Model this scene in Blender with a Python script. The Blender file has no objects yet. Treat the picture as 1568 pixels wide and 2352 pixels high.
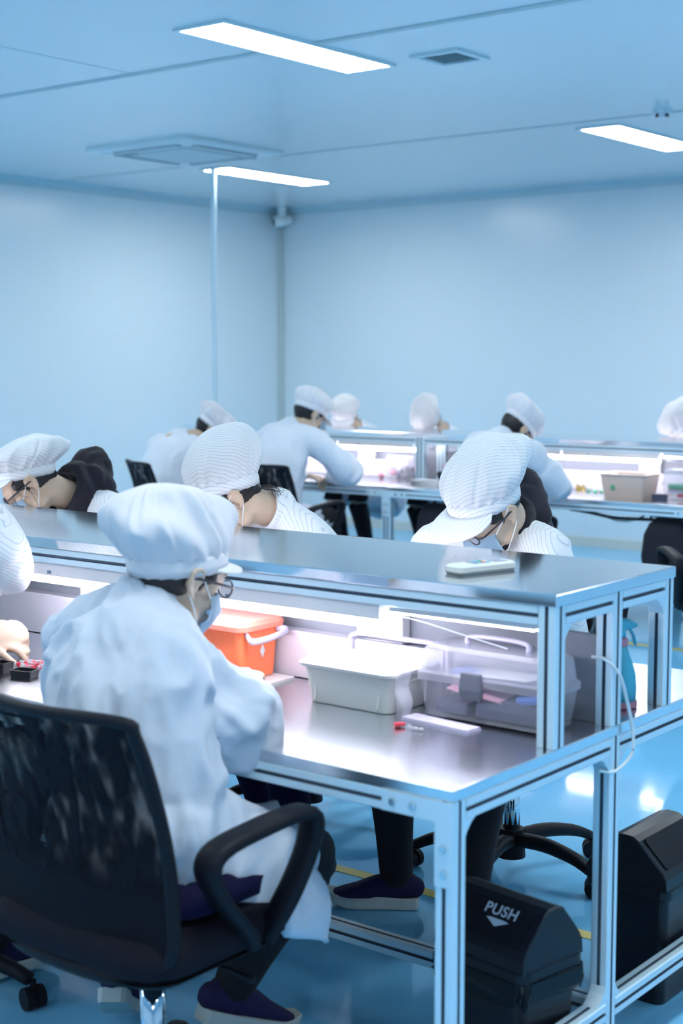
import bpy, bmesh, math, random
import numpy as np
from mathutils import Vector, Matrix, noise, Euler

PI = math.pi
R = math.radians
SC = bpy.context.scene
COL = SC.collection
random.seed(7)

# ------------------------------------------------------------------ camera, light, exposure
cam_data = bpy.data.cameras.new('camera')
cam = bpy.data.objects.new('camera', cam_data)
COL.objects.link(cam)
cam.location = (0, 0, 1.5)
cam.rotation_euler = (R(90 - 5.834), 0, R(38.262))
cam_data.sensor_fit = 'VERTICAL'
cam_data.sensor_height = 36
cam_data.sensor_width = 24
cam_data.lens = 3408.0 / 2352 * 36
cam_data.clip_start = 0.05
cam_data.dof.use_dof = True
cam_data.dof.focus_distance = 4.15
cam_data.dof.aperture_fstop = 3.2
SC.camera = cam

PANEL_POWER = 19.0
TUBE_POWER = 21.0
SC.view_settings.view_transform = 'Standard'
SC.view_settings.look = 'None'
SC.view_settings.gamma = 1
SC.view_settings.use_curve_mapping = False
SC.view_settings.exposure = 0.95
SC.cycles.use_denoising = True
SC.cycles.adaptive_threshold = 0.045
SC.cycles.max_bounces = 5
SC.cycles.diffuse_bounces = 3
SC.cycles.glossy_bounces = 3
SC.cycles.transmission_bounces = 5
SC.cycles.transparent_max_bounces = 8
SC.cycles.caustics_reflective = False
SC.cycles.caustics_refractive = False
SC.cycles.sample_clamp_indirect = 4.0
w = bpy.data.worlds.new('world')
SC.world = w
w.use_nodes = True
w.node_tree.nodes['Background'].inputs[0].default_value = (0.35, 0.55, 0.75, 1)
w.node_tree.nodes['Background'].inputs[1].default_value = 0.3

# ------------------------------------------------------------------ materials
def srgb(r, g, b):
    def f(c):
        c /= 255.0
        return c / 12.92 if c <= 0.04045 else ((c + 0.055) / 1.055) ** 2.4
    return (f(r), f(g), f(b), 1)

MATS = {}
def mat(name, col, rough=0.5, metal=0.0, spec=0.5, emit=None, estr=0, alpha=1, trans=0, ior=1.45, coat=0, sheen=0, sss=0):
    m = bpy.data.materials.new(name)
    m.use_nodes = True
    b = m.node_tree.nodes['Principled BSDF']
    b.inputs['Base Color'].default_value = col
    b.inputs['Roughness'].default_value = rough
    b.inputs['Metallic'].default_value = metal
    b.inputs['Specular IOR Level'].default_value = spec
    b.inputs['Alpha'].default_value = alpha
    b.inputs['Transmission Weight'].default_value = trans
    b.inputs['IOR'].default_value = ior
    b.inputs['Coat Weight'].default_value = coat
    b.inputs['Coat Roughness'].default_value = 0.1
    b.inputs['Sheen Weight'].default_value = sheen
    b.inputs['Subsurface Weight'].default_value = sss
    if sss:
        b.inputs['Subsurface Radius'].default_value = (0.02, 0.008, 0.005)
    if emit:
        b.inputs['Emission Color'].default_value = emit
        b.inputs['Emission Strength'].default_value = estr
    MATS[name] = m
    return m

def nd(m, t, **kw):
    n = m.node_tree.nodes.new(t)
    for k, v in kw.items():
        setattr(n, k, v)
    return n

def ln(m, a, b):
    m.node_tree.links.new(a, b)

def bsdf(m):
    return m.node_tree.nodes['Principled BSDF']

def add_bump(m, scale, strength, dist=0.002, coord='Object', detail=4, stretch=(1, 1, 1)):
    tc = nd(m, 'ShaderNodeTexCoord'); mp = nd(m, 'ShaderNodeMapping')
    mp.inputs['Scale'].default_value = stretch
    no = nd(m, 'ShaderNodeTexNoise'); no.inputs['Scale'].default_value = scale
    no.inputs['Detail'].default_value = detail
    bp = nd(m, 'ShaderNodeBump'); bp.inputs['Strength'].default_value = strength
    bp.inputs['Distance'].default_value = dist
    ln(m, tc.outputs[coord], mp.inputs[0]); ln(m, mp.outputs[0], no.inputs['Vector'])
    ln(m, no.outputs['Fac'], bp.inputs['Height']); ln(m, bp.outputs[0], bsdf(m).inputs['Normal'])
    return no

def col_noise(m, c1, c2, scale, coord='Object', lo=0.35, hi=0.65, stretch=(1, 1, 1)):
    tc = nd(m, 'ShaderNodeTexCoord'); mp = nd(m, 'ShaderNodeMapping')
    mp.inputs['Scale'].default_value = stretch
    no = nd(m, 'ShaderNodeTexNoise'); no.inputs['Scale'].default_value = scale
    no.inputs['Detail'].default_value = 3
    cr = nd(m, 'ShaderNodeValToRGB')
    cr.color_ramp.elements[0].position = lo; cr.color_ramp.elements[0].color = c1
    cr.color_ramp.elements[1].position = hi; cr.color_ramp.elements[1].color = c2
    ln(m, tc.outputs[coord], mp.inputs[0]); ln(m, mp.outputs[0], no.inputs['Vector'])
    ln(m, no.outputs['Fac'], cr.inputs[0]); ln(m, cr.outputs[0], bsdf(m).inputs['Base Color'])

def stripes(m, base, line, scale, axis='Z', width=0.93, rot=(0, 0, 0)):
    tc = nd(m, 'ShaderNodeTexCoord'); mp = nd(m, 'ShaderNodeMapping')
    mp.inputs['Rotation'].default_value = rot
    wv = nd(m, 'ShaderNodeTexWave'); wv.bands_direction = axis
    wv.inputs['Scale'].default_value = scale; wv.inputs['Distortion'].default_value = 0.15
    wv.inputs['Detail Scale'].default_value = 0.6; wv.inputs['Detail'].default_value = 1
    cr = nd(m, 'ShaderNodeValToRGB')
    cr.color_ramp.elements[0].position = width - 0.06; cr.color_ramp.elements[0].color = base
    cr.color_ramp.elements[1].position = width; cr.color_ramp.elements[1].color = line
    ln(m, tc.outputs['Object'], mp.inputs[0]); ln(m, mp.outputs[0], wv.inputs['Vector'])
    ln(m, wv.outputs['Fac'], cr.inputs[0]); ln(m, cr.outputs[0], bsdf(m).inputs['Base Color'])

M_wall = mat('wall_panel', (0.70, 0.82, 0.90, 1), 0.24, spec=0.5)
add_bump(M_wall, 1.2, 0.08, 0.01)
M_ceil = mat('ceiling_panel', (0.82, 0.88, 0.92, 1), 0.20, spec=0.6)
M_seam = mat('seam_trim', (0.52, 0.62, 0.64, 1), 0.5)
M_cove = mat('cove_trim', (0.50, 0.66, 0.74, 1), 0.4)
M_floor = mat('epoxy_floor', (0.13, 0.47, 0.80, 1), 0.07, spec=0.6)
col_noise(M_floor, (0.18, 0.58, 0.98, 1), (0.22, 0.63, 1.0, 1), 0.8)
add_bump(M_floor, 1.6, 0.05, 0.02, stretch=(1, 2.2, 1), detail=2)
M_yellow = mat('yellow_tape', (0.72, 0.56, 0.05, 1), 0.35)
M_alu = mat('anodised_aluminium', (0.68, 0.86, 0.97, 1), 0.38, metal=0.2)
M_aludark = mat('profile_groove', (0.12, 0.17, 0.24, 1), 0.6, metal=0.3)
M_steel = mat('brushed_steel', (0.84, 0.87, 0.90, 1), 0.10, metal=1.0)
add_bump(M_steel, 6, 0.04, 0.002, stretch=(0.3, 8, 1), detail=2)
M_steeltop = mat('brushed_steel_top', (0.80, 0.83, 0.87, 1), 0.21, metal=1.0)
add_bump(M_steeltop, 5, 0.05, 0.002, stretch=(0.3, 8, 1), detail=2)
M_steeledge = mat('steel_edge', (0.58, 0.62, 0.66, 1), 0.24, metal=1.0)
M_bolt = mat('bolt_metal', (0.75, 0.78, 0.8, 1), 0.25, metal=1.0)
M_part = mat('partition_grey', (0.26, 0.28, 0.33, 1), 0.4)
M_white = mat('white_plastic', (0.80, 0.80, 0.84, 1), 0.35)
M_trunk = mat('trunking_lilac', (0.72, 0.70, 0.80, 1), 0.35)
M_socket = mat('socket_face', (0.86, 0.86, 0.90, 1), 0.4)
M_panel = mat('panel_glow', (1, 1, 1, 1), 0.5, emit=(0.88, 0.90, 0.86, 1), estr=PANEL_POWER)
M_tube = mat('tube_glow', (1, 1, 1, 1), 0.5, emit=(0.93, 0.90, 1.0, 1), estr=TUBE_POWER)
M_black = mat('black_plastic', (0.008, 0.009, 0.014, 1), 0.5, spec=0.2)
M_blackgloss = mat('black_gloss', (0.010, 0.012, 0.018, 1), 0.32, spec=0.35)
add_bump(M_black, 220, 0.15, 0.0006)
M_seat = mat('seat_fabric', (0.008, 0.008, 0.014, 1), 0.8, spec=0.2)
M_chrome = mat('chrome', (0.62, 0.72, 0.80, 1), 0.06, metal=1.0)
M_skin = mat('skin', (0.60, 0.45, 0.34, 1), 0.5, sss=0)
M_hair = mat('black_hair', (0.012, 0.010, 0.012, 1), 0.42)
add_bump(M_hair, 90, 0.6, 0.003, stretch=(1, 0.15, 0.15))
M_coat = mat('white_coat', (0.57, 0.64, 0.76, 1), 0.7, sheen=0.15)
add_bump(M_coat, 11, 0.5, 0.012, detail=3)
add_bump_coats = True
M_coatb = mat('pale_coat', (0.68, 0.74, 0.84, 1), 0.7)
add_bump(M_coatb, 11, 0.5, 0.012, detail=3)
M_coats = mat('striped_coat', (0.8, 0.83, 0.88, 1), 0.7)
stripes(M_coats, (0.82, 0.85, 0.90, 1), (0.60, 0.65, 0.74, 1), 34, 'X', 0.96, (0.3, 0.5, 0.2))
M_cap = mat('white_cap', (0.75, 0.75, 0.81, 1), 0.7, sheen=0.15)
M_caps = mat('striped_cap', (0.8, 0.85, 0.9, 1), 0.7)
stripes(M_caps, (0.84, 0.87, 0.92, 1), (0.60, 0.66, 0.76, 1), 36, 'X', 0.96, (0, 0.9, 0.35))
M_capv = mat('striped_brim', (0.8, 0.85, 0.9, 1), 0.7)
stripes(M_capv, (0.84, 0.87, 0.92, 1), (0.64, 0.69, 0.78, 1), 36, 'X', 0.96)
M_mask = mat('face_mask', (0.50, 0.72, 0.92, 1), 0.75)
M_maskw = mat('mask_strap', (0.82, 0.84, 0.9, 1), 0.6)
M_hood = mat('black_hood', (0.012, 0.011, 0.020, 1), 0.85, sheen=0.08)
M_trouser = mat('black_trousers', (0.006, 0.006, 0.010, 1), 0.8)
M_navy = mat('navy_trousers', (0.006, 0.006, 0.035, 1), 0.85, spec=0.2)
M_shoe = mat('navy_shoe', (0.012, 0.008, 0.055, 1), 0.8)
M_sole = mat('shoe_sole', (0.55, 0.60, 0.60, 1), 0.6)
M_glass = mat('spectacle_frame', (0.02, 0.015, 0.03, 1), 0.3)
M_orange = mat('orange_plastic', (1.0, 0.22, 0.09, 1), 0.35, sss=0.0)
M_orangelid = mat('orange_lid', (0.95, 0.30, 0.22, 1), 0.3)
M_milk = mat('milky_plastic', (0.93, 0.95, 0.93, 1), 0.35)
M_lidw = mat('white_lid', (0.85, 0.88, 0.90, 1), 0.3)
M_clear = mat('clear_plastic', (0.82, 0.84, 0.95, 1), 0.18, alpha=0.20)
M_clearl = mat('clear_lid_plastic', (0.84, 0.84, 0.96, 1), 0.2, alpha=0.34)
M_latch = mat('grey_latch', (0.13, 0.14, 0.18, 1), 0.5)
M_pink = mat('pink_card', (0.80, 0.45, 0.58, 1), 0.6)
M_lilac = mat('lilac_plastic', (0.66, 0.62, 0.80, 1), 0.45)
M_darkitem = mat('dark_items', (0.10, 0.11, 0.18, 1), 0.6)
M_bluecl = mat('blue_items', (0.12, 0.22, 0.60, 1), 0.6)
M_beige = mat('beige_basket', (0.86, 0.68, 0.60, 1), 0.5)
M_red = mat('red_plastic', (0.65, 0.02, 0.05, 1), 0.35)
M_green = mat('green_items', (0.10, 0.50, 0.28, 1), 0.5)
M_gold = mat('brass_items', (0.55, 0.42, 0.12, 1), 0.35, metal=0.6)
M_spray = mat('cyan_bottle', (0.08, 0.50, 0.68, 1), 0.4)
M_spraypink = mat('pink_collar', (0.60, 0.25, 0.35, 1), 0.4)
M_paper = mat('paper', (0.82, 0.84, 0.90, 1), 0.6)
M_cable = mat('white_cable', (0.75, 0.82, 0.86, 1), 0.4)
M_cableb = mat('black_cable', (0.01, 0.012, 0.02, 1), 0.5)
M_ac = mat('ac_white', (0.78, 0.86, 0.90, 1), 0.4)
M_acdark = mat('ac_slot', (0.34, 0.44, 0.50, 1), 0.5)
M_grille = mat('vent_metal', (0.66, 0.76, 0.80, 1), 0.4)
M_push = mat('push_print', (0.45, 0.55, 0.68, 1), 0.5)
M_lens = mat('lens_black', (0.01, 0.01, 0.04, 1), 0.1)
M_bag = mat('bin_bag', (0.02, 0.03, 0.04, 1), 0.25)
M_bagclear = mat('clear_bag', (0.80, 0.80, 0.92, 1), 0.15, alpha=0.35)
M_blouse = mat('lace_blouse', (0.70, 0.62, 0.62, 1), 0.8)

# mesh back of the chairs: black net that lets the light through in soft bands
M_net = mat('chair_net', (0.004, 0.005, 0.009, 1), 0.8, spec=0.2)
def _net():
    m = M_net; b = bsdf(m)
    tc = nd(m, 'ShaderNodeTexCoord')
    w1 = nd(m, 'ShaderNodeTexNoise'); w1.inputs['Scale'].default_value = 26; w1.inputs['Detail'].default_value = 1
    mp = nd(m, 'ShaderNodeMapping'); mp.inputs['Scale'].default_value = (1.6, 1, 0.55); mp.inputs['Rotation'].default_value = (0, 0.5, 0)
    ln(m, tc.outputs['Object'], mp.inputs[0]); ln(m, mp.outputs[0], w1.inputs['Vector'])
    r1 = nd(m, 'ShaderNodeMapRange'); r1.inputs[1].default_value = 0.42; r1.inputs[2].default_value = 0.66
    r1.inputs[3].default_value = 0.98; r1.inputs[4].default_value = 0.45
    ln(m, w1.outputs['Fac'], r1.inputs[0])
    # only the upper part of the net is thin enough to see through
    sp = nd(m, 'ShaderNodeSeparateXYZ'); ln(m, tc.outputs['Object'], sp.inputs[0])
    r2 = nd(m, 'ShaderNodeMapRange'); r2.inputs[1].default_value = 0.56; r2.inputs[2].default_value = 0.68
    r2.inputs[3].default_value = 1.0; r2.inputs[4].default_value = 0.0
    ln(m, sp.outputs['Z'], r2.inputs[0])
    mx = nd(m, 'ShaderNodeMath', operation='MAXIMUM')
    ln(m, r1.outputs[0], mx.inputs[0]); ln(m, r2.outputs[0], mx.inputs[1])
    ln(m, mx.outputs[0], b.inputs['Alpha'])
_net()

# ------------------------------------------------------------------ object helpers
def tag(o, label=None, cat=None, group=None, kind=None):
    if label: o['label'] = label
    if cat: o['category'] = cat
    if group: o['group'] = group
    if kind: o['kind'] = kind
    return o

def empty(name, loc=(0, 0, 0), rz=0, label=None, cat=None, group=None, parent=None):
    o = bpy.data.objects.new(name, None)
    COL.objects.link(o)
    o.location = loc; o.rotation_euler = (0, 0, rz)
    o.empty_display_size = 0.1
    if parent: o.parent = parent
    return tag(o, label, cat, group)

def smooth(me, flag=True):
    if flag:
        me.shade_smooth()

def obj(name, bm, material, parent=None, sm=False, loc=None, rot=None, bevel=0, label=None):
    me = bpy.data.meshes.new(name)
    bmesh.ops.recalc_face_normals(bm, faces=bm.faces[:])
    bm.to_mesh(me); bm.free()
    if sm: smooth(me)
    me.materials.append(material)
    o = bpy.data.objects.new(name, me)
    COL.objects.link(o)
    if parent: o.parent = parent
    if loc: o.location = loc
    if rot: o.rotation_euler = rot
    if bevel:
        b = o.modifiers.new('bevel', 'BEVEL'); b.width = bevel; b.segments = 2; b.limit_method = 'ANGLE'
    if label: o['label'] = label
    return o

def copy_tree(o, parent=None):
    c = o.copy(); COL.objects.link(c)
    if parent: c.parent = parent
    for ch in o.children:
        copy_tree(ch, c)
    return c

def box(bm, a, b, mtx=None):
    x0, y0, z0 = a; x1, y1, z1 = b
    vs = [bm.verts.new(p) for p in ((x0, y0, z0), (x1, y0, z0), (x1, y1, z0), (x0, y1, z0), (x0, y0, z1), (x1, y0, z1), (x1, y1, z1), (x0, y1, z1))]
    if mtx is not None:
        for v in vs: v.co = mtx @ v.co
    for f in ((0, 3, 2, 1), (4, 5, 6, 7), (0, 1, 5, 4), (1, 2, 6, 5), (2, 3, 7, 6), (3, 0, 4, 7)):
        bm.faces.new([vs[i] for i in f])
    return bm

def nb(): return bmesh.new()
def bx(a, b): return box(nb(), a, b)

def cyl(bm, p0, p1, r0, r1=None, n=16):
    r1 = r0 if r1 is None else r1
    p0 = Vector(p0); p1 = Vector(p1); d = (p1 - p0).normalized()
    u = d.orthogonal().normalized(); v = d.cross(u)
    rings = []
    for p, r in ((p0, r0), (p1, r1)):
        rings.append([bm.verts.new(p + (u * math.cos(2 * PI * i / n) + v * math.sin(2 * PI * i / n)) * r) for i in range(n)])
    for i in range(n):
        bm.faces.new((rings[0][i], rings[0][(i + 1) % n], rings[1][(i + 1) % n], rings[1][i]))
    bm.faces.new(rings[0][::-1]); bm.faces.new(rings[1])
    return bm

def catmull(pts, per=6):
    P = [np.array(p, float) for p in pts]
    if len(P) < 3:
        return [P[0] + (P[1] - P[0]) * t for t in np.linspace(0, 1, per + 1)]
    out = []
    E = [2 * P[0] - P[1]] + P + [2 * P[-1] - P[-2]]
    for i in range(1, len(E) - 2):
        a, b, c, d = E[i - 1], E[i], E[i + 1], E[i + 2]
        for k in range(per):
            t = k / per
            out.append(0.5 * ((2 * b) + (c - a) * t + (2 * a - 5 * b + 4 * c - d) * t * t + (3 * b - a - 3 * c + d) * t ** 3))
    out.append(P[-1])
    return out

def tube(bm, pts, rad, ref=(0, 0, 1), n=14, per=5, cap='round', sq=2.0):
    """Loft along pts (Catmull-Rom); rad: numbers or (a,b) with a along ref-side, b across."""
    rr = [(r, r) if not isinstance(r, (tuple, list)) else r for r in rad]
    full = [tuple(p) + tuple(r) for p, r in zip(pts, rr)]
    S = catmull(full, per)
    P = np.array([s[:3] for s in S]); A = np.array([s[3:5] for s in S])
    T = np.gradient(P, axis=0); T /= np.linalg.norm(T, axis=1)[:, None] + 1e-9
    ref = np.array(ref, float)
    ringsdata = []
    prev = None
    for p, t, a in zip(P, T, A):
        u = ref - t * ref.dot(t)
        if np.linalg.norm(u) < 0.15:
            u = prev if prev is not None else np.cross(t, (0.3, 0.5, 0.8))
            u = u - t * u.dot(t)
        u /= np.linalg.norm(u); prev = u
        v = np.cross(t, u)
        ringsdata.append((p, u, v, a, t))
    if cap == 'round':
        p, u, v, a, t = ringsdata[0]
        pre = [(p - t * a.mean() * math.sin(q), u, v, a * max(math.cos(q), 0.05), t) for q in (1.4, 0.95, 0.45)]
        p, u, v, a, t = ringsdata[-1]
        post = [(p + t * a.mean() * math.sin(q), u, v, a * max(math.cos(q), 0.05), t) for q in (0.45, 0.95, 1.4)]
        ringsdata = pre + ringsdata + post
    rings = []
    for p, u, v, a, t in ringsdata:
        ring = []
        for i in range(n):
            c, s = math.cos(2 * PI * i / n), math.sin(2 * PI * i / n)
            if sq != 2.0:
                k = (abs(c) ** sq + abs(s) ** sq) ** (-1 / sq); c *= k; s *= k
            ring.append(bm.verts.new(p + u * a[0] * c + v * a[1] * s))
        rings.append(ring)
    for r0, r1 in zip(rings[:-1], rings[1:]):
        for i in range(n):
            bm.faces.new((r0[i], r0[(i + 1) % n], r1[(i + 1) % n], r1[i]))
    bm.faces.new(rings[0][::-1]); bm.faces.new(rings[-1])
    return bm

def ball(bm, c, r, mtx=None, seg=2):
    r = (r, r, r) if not isinstance(r, (tuple, list)) else r
    M = Matrix.Translation(Vector(c)) @ Matrix.Diagonal((r[0], r[1], r[2], 1))
    if mtx is not None: M = mtx @ M
    bmesh.ops.create_icosphere(bm, subdivisions=seg, radius=1, matrix=M)
    return bm

def prism(bm, poly, z0, z1, mtx=None):
    lo = [bm.verts.new((x, y, z0)) for x, y in poly]; hi = [bm.verts.new((x, y, z1)) for x, y in poly]
    if mtx is not None:
        for v in lo + hi: v.co = mtx @ v.co
    n = len(poly)
    for i in range(n):
        bm.faces.new((lo[i], lo[(i + 1) % n], hi[(i + 1) % n], hi[i]))
    bm.faces.new(lo[::-1]); bm.faces.new(hi)
    return bm

def rrect(w, d, r, n=5):
    out = []
    for cx, cy, a0 in ((w - r, d - r, 0), (-w + r, d - r, 90), (-w + r, -d + r, 180), (w - r, -d + r, 270)):
        for k in range(n + 1):
            a = R(a0 + 90 * k / n)
            out.append((cx + r * math.cos(a), cy + r * math.sin(a)))
    return out

def loft_poly(bm, levels, closed_top=True, closed_bot=True):
    """levels: list of (poly, z) with equal vertex count."""
    rings = [[bm.verts.new((x, y, z)) for x, y in poly] for poly, z in levels]
    n = len(rings[0])
    for a, b in zip(rings[:-1], rings[1:]):
        for i in range(n):
            bm.faces.new((a[i], a[(i + 1) % n], b[(i + 1) % n], b[i]))
    if closed_bot: bm.faces.new(rings[0][::-1])
    if closed_top: bm.faces.new(rings[-1])
    return bm

def profile_poly(s=0.04, g=0.008, d=0.008):
    h = s / 2; q = g / 2
    c = 0.0025
    side = [(-h + c, -h), (-q, -h), (-q, -h + d), (q, -h + d), (q, -h), (h - c, -h)]
    out = []
    for k in range(4):
        a = k * PI / 2
        for x, y in side:
            out.append((x * math.cos(a) - y * math.sin(a), x * math.sin(a) + y * math.cos(a)))
    return out

def alu(name, p0, p1, parent, s=0.04):
    """A slotted aluminium profile bar between two points (local to parent)."""
    p0 = Vector(p0); p1 = Vector(p1); d = p1 - p0; L = d.length; d.normalize()
    if abs(d.z) > 0.9: M = Matrix.Identity(3)
    elif abs(d.x) > 0.9: M = Matrix(((0, 0, 1), (1, 0, 0), (0, 1, 0)))
    else: M = Matrix(((1, 0, 0), (0, 0, 1), (0, -1, 0)))
    if abs(d.z) > 0.9: q0 = p0 if p0.z < p1.z else p1
    elif abs(d.x) > 0.9: q0 = p0 if p0.x < p1.x else p1
    else: q0 = p0 if p0.y < p1.y else p1
    MM = Matrix.Translation(q0) @ M.to_4x4()
    bm = nb(); prism(bm, profile_poly(s), 0, L, MM)
    o = obj(name, bm, M_alu, parent)
    # groove floors darker: the shade in the slots is put into the face colour
    o.data.materials.append(M_aludark)
    inv = MM.inverted()
    for f in o.data.polygons:
        c = inv @ f.center
        if 0.001 < c.z < L - 0.001 and max(abs(c.x), abs(c.y)) < s / 2 - 0.003:
            f.material_index = 1
    return o

def baked(bm, voxel, material, name, parent=None, smooth_it=4, disp=None, factor=0.5):
    """Union overlapping closed shapes into one continuous surface (world coordinates), smooth, displace."""
    me = bpy.data.meshes.new('tmp'); bmesh.ops.recalc_face_normals(bm, faces=bm.faces[:]); bm.to_mesh(me); bm.free()
    t = bpy.data.objects.new('tmp', me); COL.objects.link(t)
    r = t.modifiers.new('r', 'REMESH'); r.mode = 'VOXEL'; r.voxel_size = voxel; r.adaptivity = 0
    s = t.modifiers.new('s', 'SMOOTH'); s.iterations = smooth_it; s.factor = factor
    dg = bpy.context.evaluated_depsgraph_get(); dg.update()
    m2 = bpy.data.meshes.new_from_object(t.evaluated_get(dg))
    bpy.data.objects.remove(t); bpy.data.meshes.remove(me)
    if disp is not None:
        n = len(m2.vertices)
        co = np.empty(n * 3); m2.vertices.foreach_get('co', co); co = co.reshape(-1, 3)
        no = np.empty(n * 3); m2.vertices.foreach_get('normal', no); no = no.reshape(-1, 3)
        co = co + no * disp(co, no)[:, None]
        m2.vertices.foreach_set('co', co.ravel()); m2.update()
    smooth(m2)
    m2.name = name
    m2.materials.clear(); m2.materials.append(material)
    o = bpy.data.objects.new(name, m2); COL.objects.link(o)
    if parent:
        o.parent = parent
        m2.transform(parent.matrix_basis.inverted())
    return o

def fold_disp(amp, f, axis=(0, 0, 1), stretch=0.3, seed=0, creases=(), puff=0):
    """Cloth folds: ridged noise stretched along an axis, plus single creases (p0, p1, width, height)."""
    ax = Vector(axis).normalized()
    off = Vector((seed * 3.1, seed * 1.7, seed * 2.3))
    def fn(co, no):
        out = np.zeros(len(co))
        for i, c in enumerate(co):
            p = Vector(c)
            a = ax * p.dot(ax)
            q = (p - a) * f + a * f * stretch + off
            wq = noise.noise_vector(q * 0.5) * 0.7
            r = 1 - abs(noise.noise(q + wq)) * 2.2
            r2 = 1 - abs(noise.noise(q * 2.1 + wq)) * 2.2
            out[i] = amp * 1.5 * (max(r, -.6) * 0.75 + max(r2, -.6) * 0.3 - 0.35)
        for p0, p1, wd, h in creases:
            p0 = np.array(p0); p1 = np.array(p1); d = p1 - p0; L2 = d.dot(d)
            t = np.clip(((co - p0) @ d) / L2, 0, 1)
            dist = np.linalg.norm(co - (p0 + t[:, None] * d), axis=1)
            fade = np.sin(np.clip(t, 0.02, 0.98) * PI) ** 0.5
            out += h * np.exp(-(dist / wd) ** 2) * fade
        return out
    return fn

# ------------------------------------------------------------------ room
XL, XR, YB, YF, HC = -9.10, 4.2, 10.62, -4.0, 2.90
def struct(name, bm, m, parent=None, **k):
    o = obj(name, bm, m, parent, **k); o['kind'] = 'structure'; return o
struct('floor', bx((XL - .1, YF - .1, -.1), (XR + .1, YB + .1, 0)), M_floor)
struct('ceiling', bx((XL - .1, YF - .1, HC), (XR + .1, YB + .1, HC + .1)), M_ceil)
struct('wall_left', bx((XL - .1, YF - .1, 0), (XL, YB + .1, HC)), M_wall)
struct('wall_back', bx((XL, YB, 0), (XR, YB + .1, HC)), M_wall)
struct('wall_right', bx((XR, YF - .1, 0), (XR + .1, YB + .1, HC)), M_wall)
struct('wall_front', bx((XL, YF - .1, 0), (XR, YF, HC)), M_wall)
def cove_bm(p0, p1, inward, r=0.07):
    bm = nb(); p0 = Vector(p0); p1 = Vector(p1); n = Vector(inward)
    rows = []
    for p in (p0, p1):
        row = [p + Vector((0, 0, 0))]
        for k in range(7):
            a = k / 6 * PI / 2
            row.append(p + n * (r - r * math.sin(a)) + Vector((0, 0, -(r - r * math.cos(a)))))
        rows.append([bm.verts.new(q) for q in row])
    m = len(rows[0])
    for i in range(m):
        bm.faces.new((rows[0][i], rows[0][(i + 1) % m], rows[1][(i + 1) % m], rows[1][i]))
    bm.faces.new(rows[0][::-1]); bm.faces.new(rows[1])
    return bm
struct('trim_1', cove_bm((XL, YF, HC), (XL, YB, HC), (1, 0, 0)), M_cove)
struct('trim_2', cove_bm((XL, YB, HC), (XR, YB, HC), (0, -1, 0)), M_cove)
struct('trim_3', bx((XL, YB - .05, 0), (XL + .05, YB, HC - .02)), M_seam)
struct('baseboard_back', bx((XL, YB - .012, 0), (XR, YB, .075)), mat('skirting', (.62, .66, .62, 1), .5))
struct('baseboard_left', bx((XL, YF, 0), (XL + .012, YB, .075)), MATS['skirting'])
# ceiling joint strips
for i, (y, wd) in enumerate(((5.235, .050), (7.90, .012), (2.6, .012), (-.2, .012))):
    struct('trim_%d' % (4 + i), bx((XL, y - wd / 2, HC - .004), (XR, y + wd / 2, HC + .01)), M_seam)
struct('trim_8', bx((-5.43, YF, HC - .0015), (-5.424, 5.2, HC + .01)), M_seam)
# wall panel joints
for i, x in enumerate((-7.9, -6.75, -5.6, -4.45, -3.3, -2.15)):
    struct('trim_%d' % (9 + i), bx((x, YB - .0008, .08), (x + .003, YB + .01, HC - .07)), M_wall)
# yellow floor marking
for y in (3.35, 7.07):
    o = struct('trim_%d' % (20 + int(y)), bx((-8.6, y - .022, 0), (3.0, y + .022, .0015)), M_yellow)
    if y > 5:
        o.scale.y = 1

# ceiling light panels
def light(x, y, label):
    t = empty('ceiling_light', (x, y, HC), 0, label, 'light', 'recessed ceiling light panels')
    bm = nb()
    W, L, q = .15, .60, .022
    box(bm, (-W, -L, -.012), (-W + q, L, .002)); box(bm, (W - q, -L, -.012), (W, L, .002))
    box(bm, (-W + q, -L, -.012), (W - q, -L + q, .002)); box(bm, (-W + q, L - q, -.012), (W - q, L, .002))
    obj('frame', bm, M_ac, t)
    obj('diffuser', prism(nb(), rrect(W - q, L - q, .012), -.010, .001), M_panel, t)
    return t
labels = {(-4.42, 5.235): 'large bright rectangular ceiling light nearest the top of the photo',
          (-7.56, 8.68): 'bright rectangular ceiling light beside the hanging service pole',
          (-4.42, 8.69): 'bright rectangular ceiling light by the smoke detector at the right edge'}
for x in (-7.56, -4.42, -1.28, 1.86):
    for y in (-1.65, 1.80, 5.235, 8.685):
        l = labels.get((x, 8.68 if (x == -7.56 and y == 8.685) else (8.69 if (x == -4.42 and y == 8.685) else y)))
        light(x, y, l or 'rectangular ceiling light panel beyond the edges of the photo')

# ceiling cassette air conditioner
t = empty('air_conditioner', (-7.075, 7.29, HC), 0, 'white square ceiling cassette air conditioner with slotted vents', 'air conditioner')
bm = nb(); loft_poly(bm, [(rrect(.475, .475, .03), 0), (rrect(.475, .475, .03), -.022), (rrect(.44, .44, .03), -.034)], closed_top=True)
obj('body', bm, M_ac, t)
for k in range(4):
    a = k * PI / 2; Mx = Matrix.Rotation(a, 4, 'Z')
    o = obj('louvre', box(nb(), (-.29, .335, -.041), (.29, .385, -.033), Mx), M_acdark, t)
    obj('flap', box(nb(), (-.285, .350, -.047), (.285, .372, -.041), Mx), M_ac, o)
bm = nb(); prism(bm, rrect(.27, .27, .02), -.046, -.033)
g = obj('intake_grille', bm, M_grille, t)
bm = nb()
for i in range(12):
    q = -.24 + i * .0436; box(bm, (-.25, q, -.049), (.25, q + .01, -.045))
obj('grille_bar', bm, M_ac, g)
obj('display', bx((-.30, -.31, -.048), (-.16, -.285, -.04)), M_acdark, t)

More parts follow.
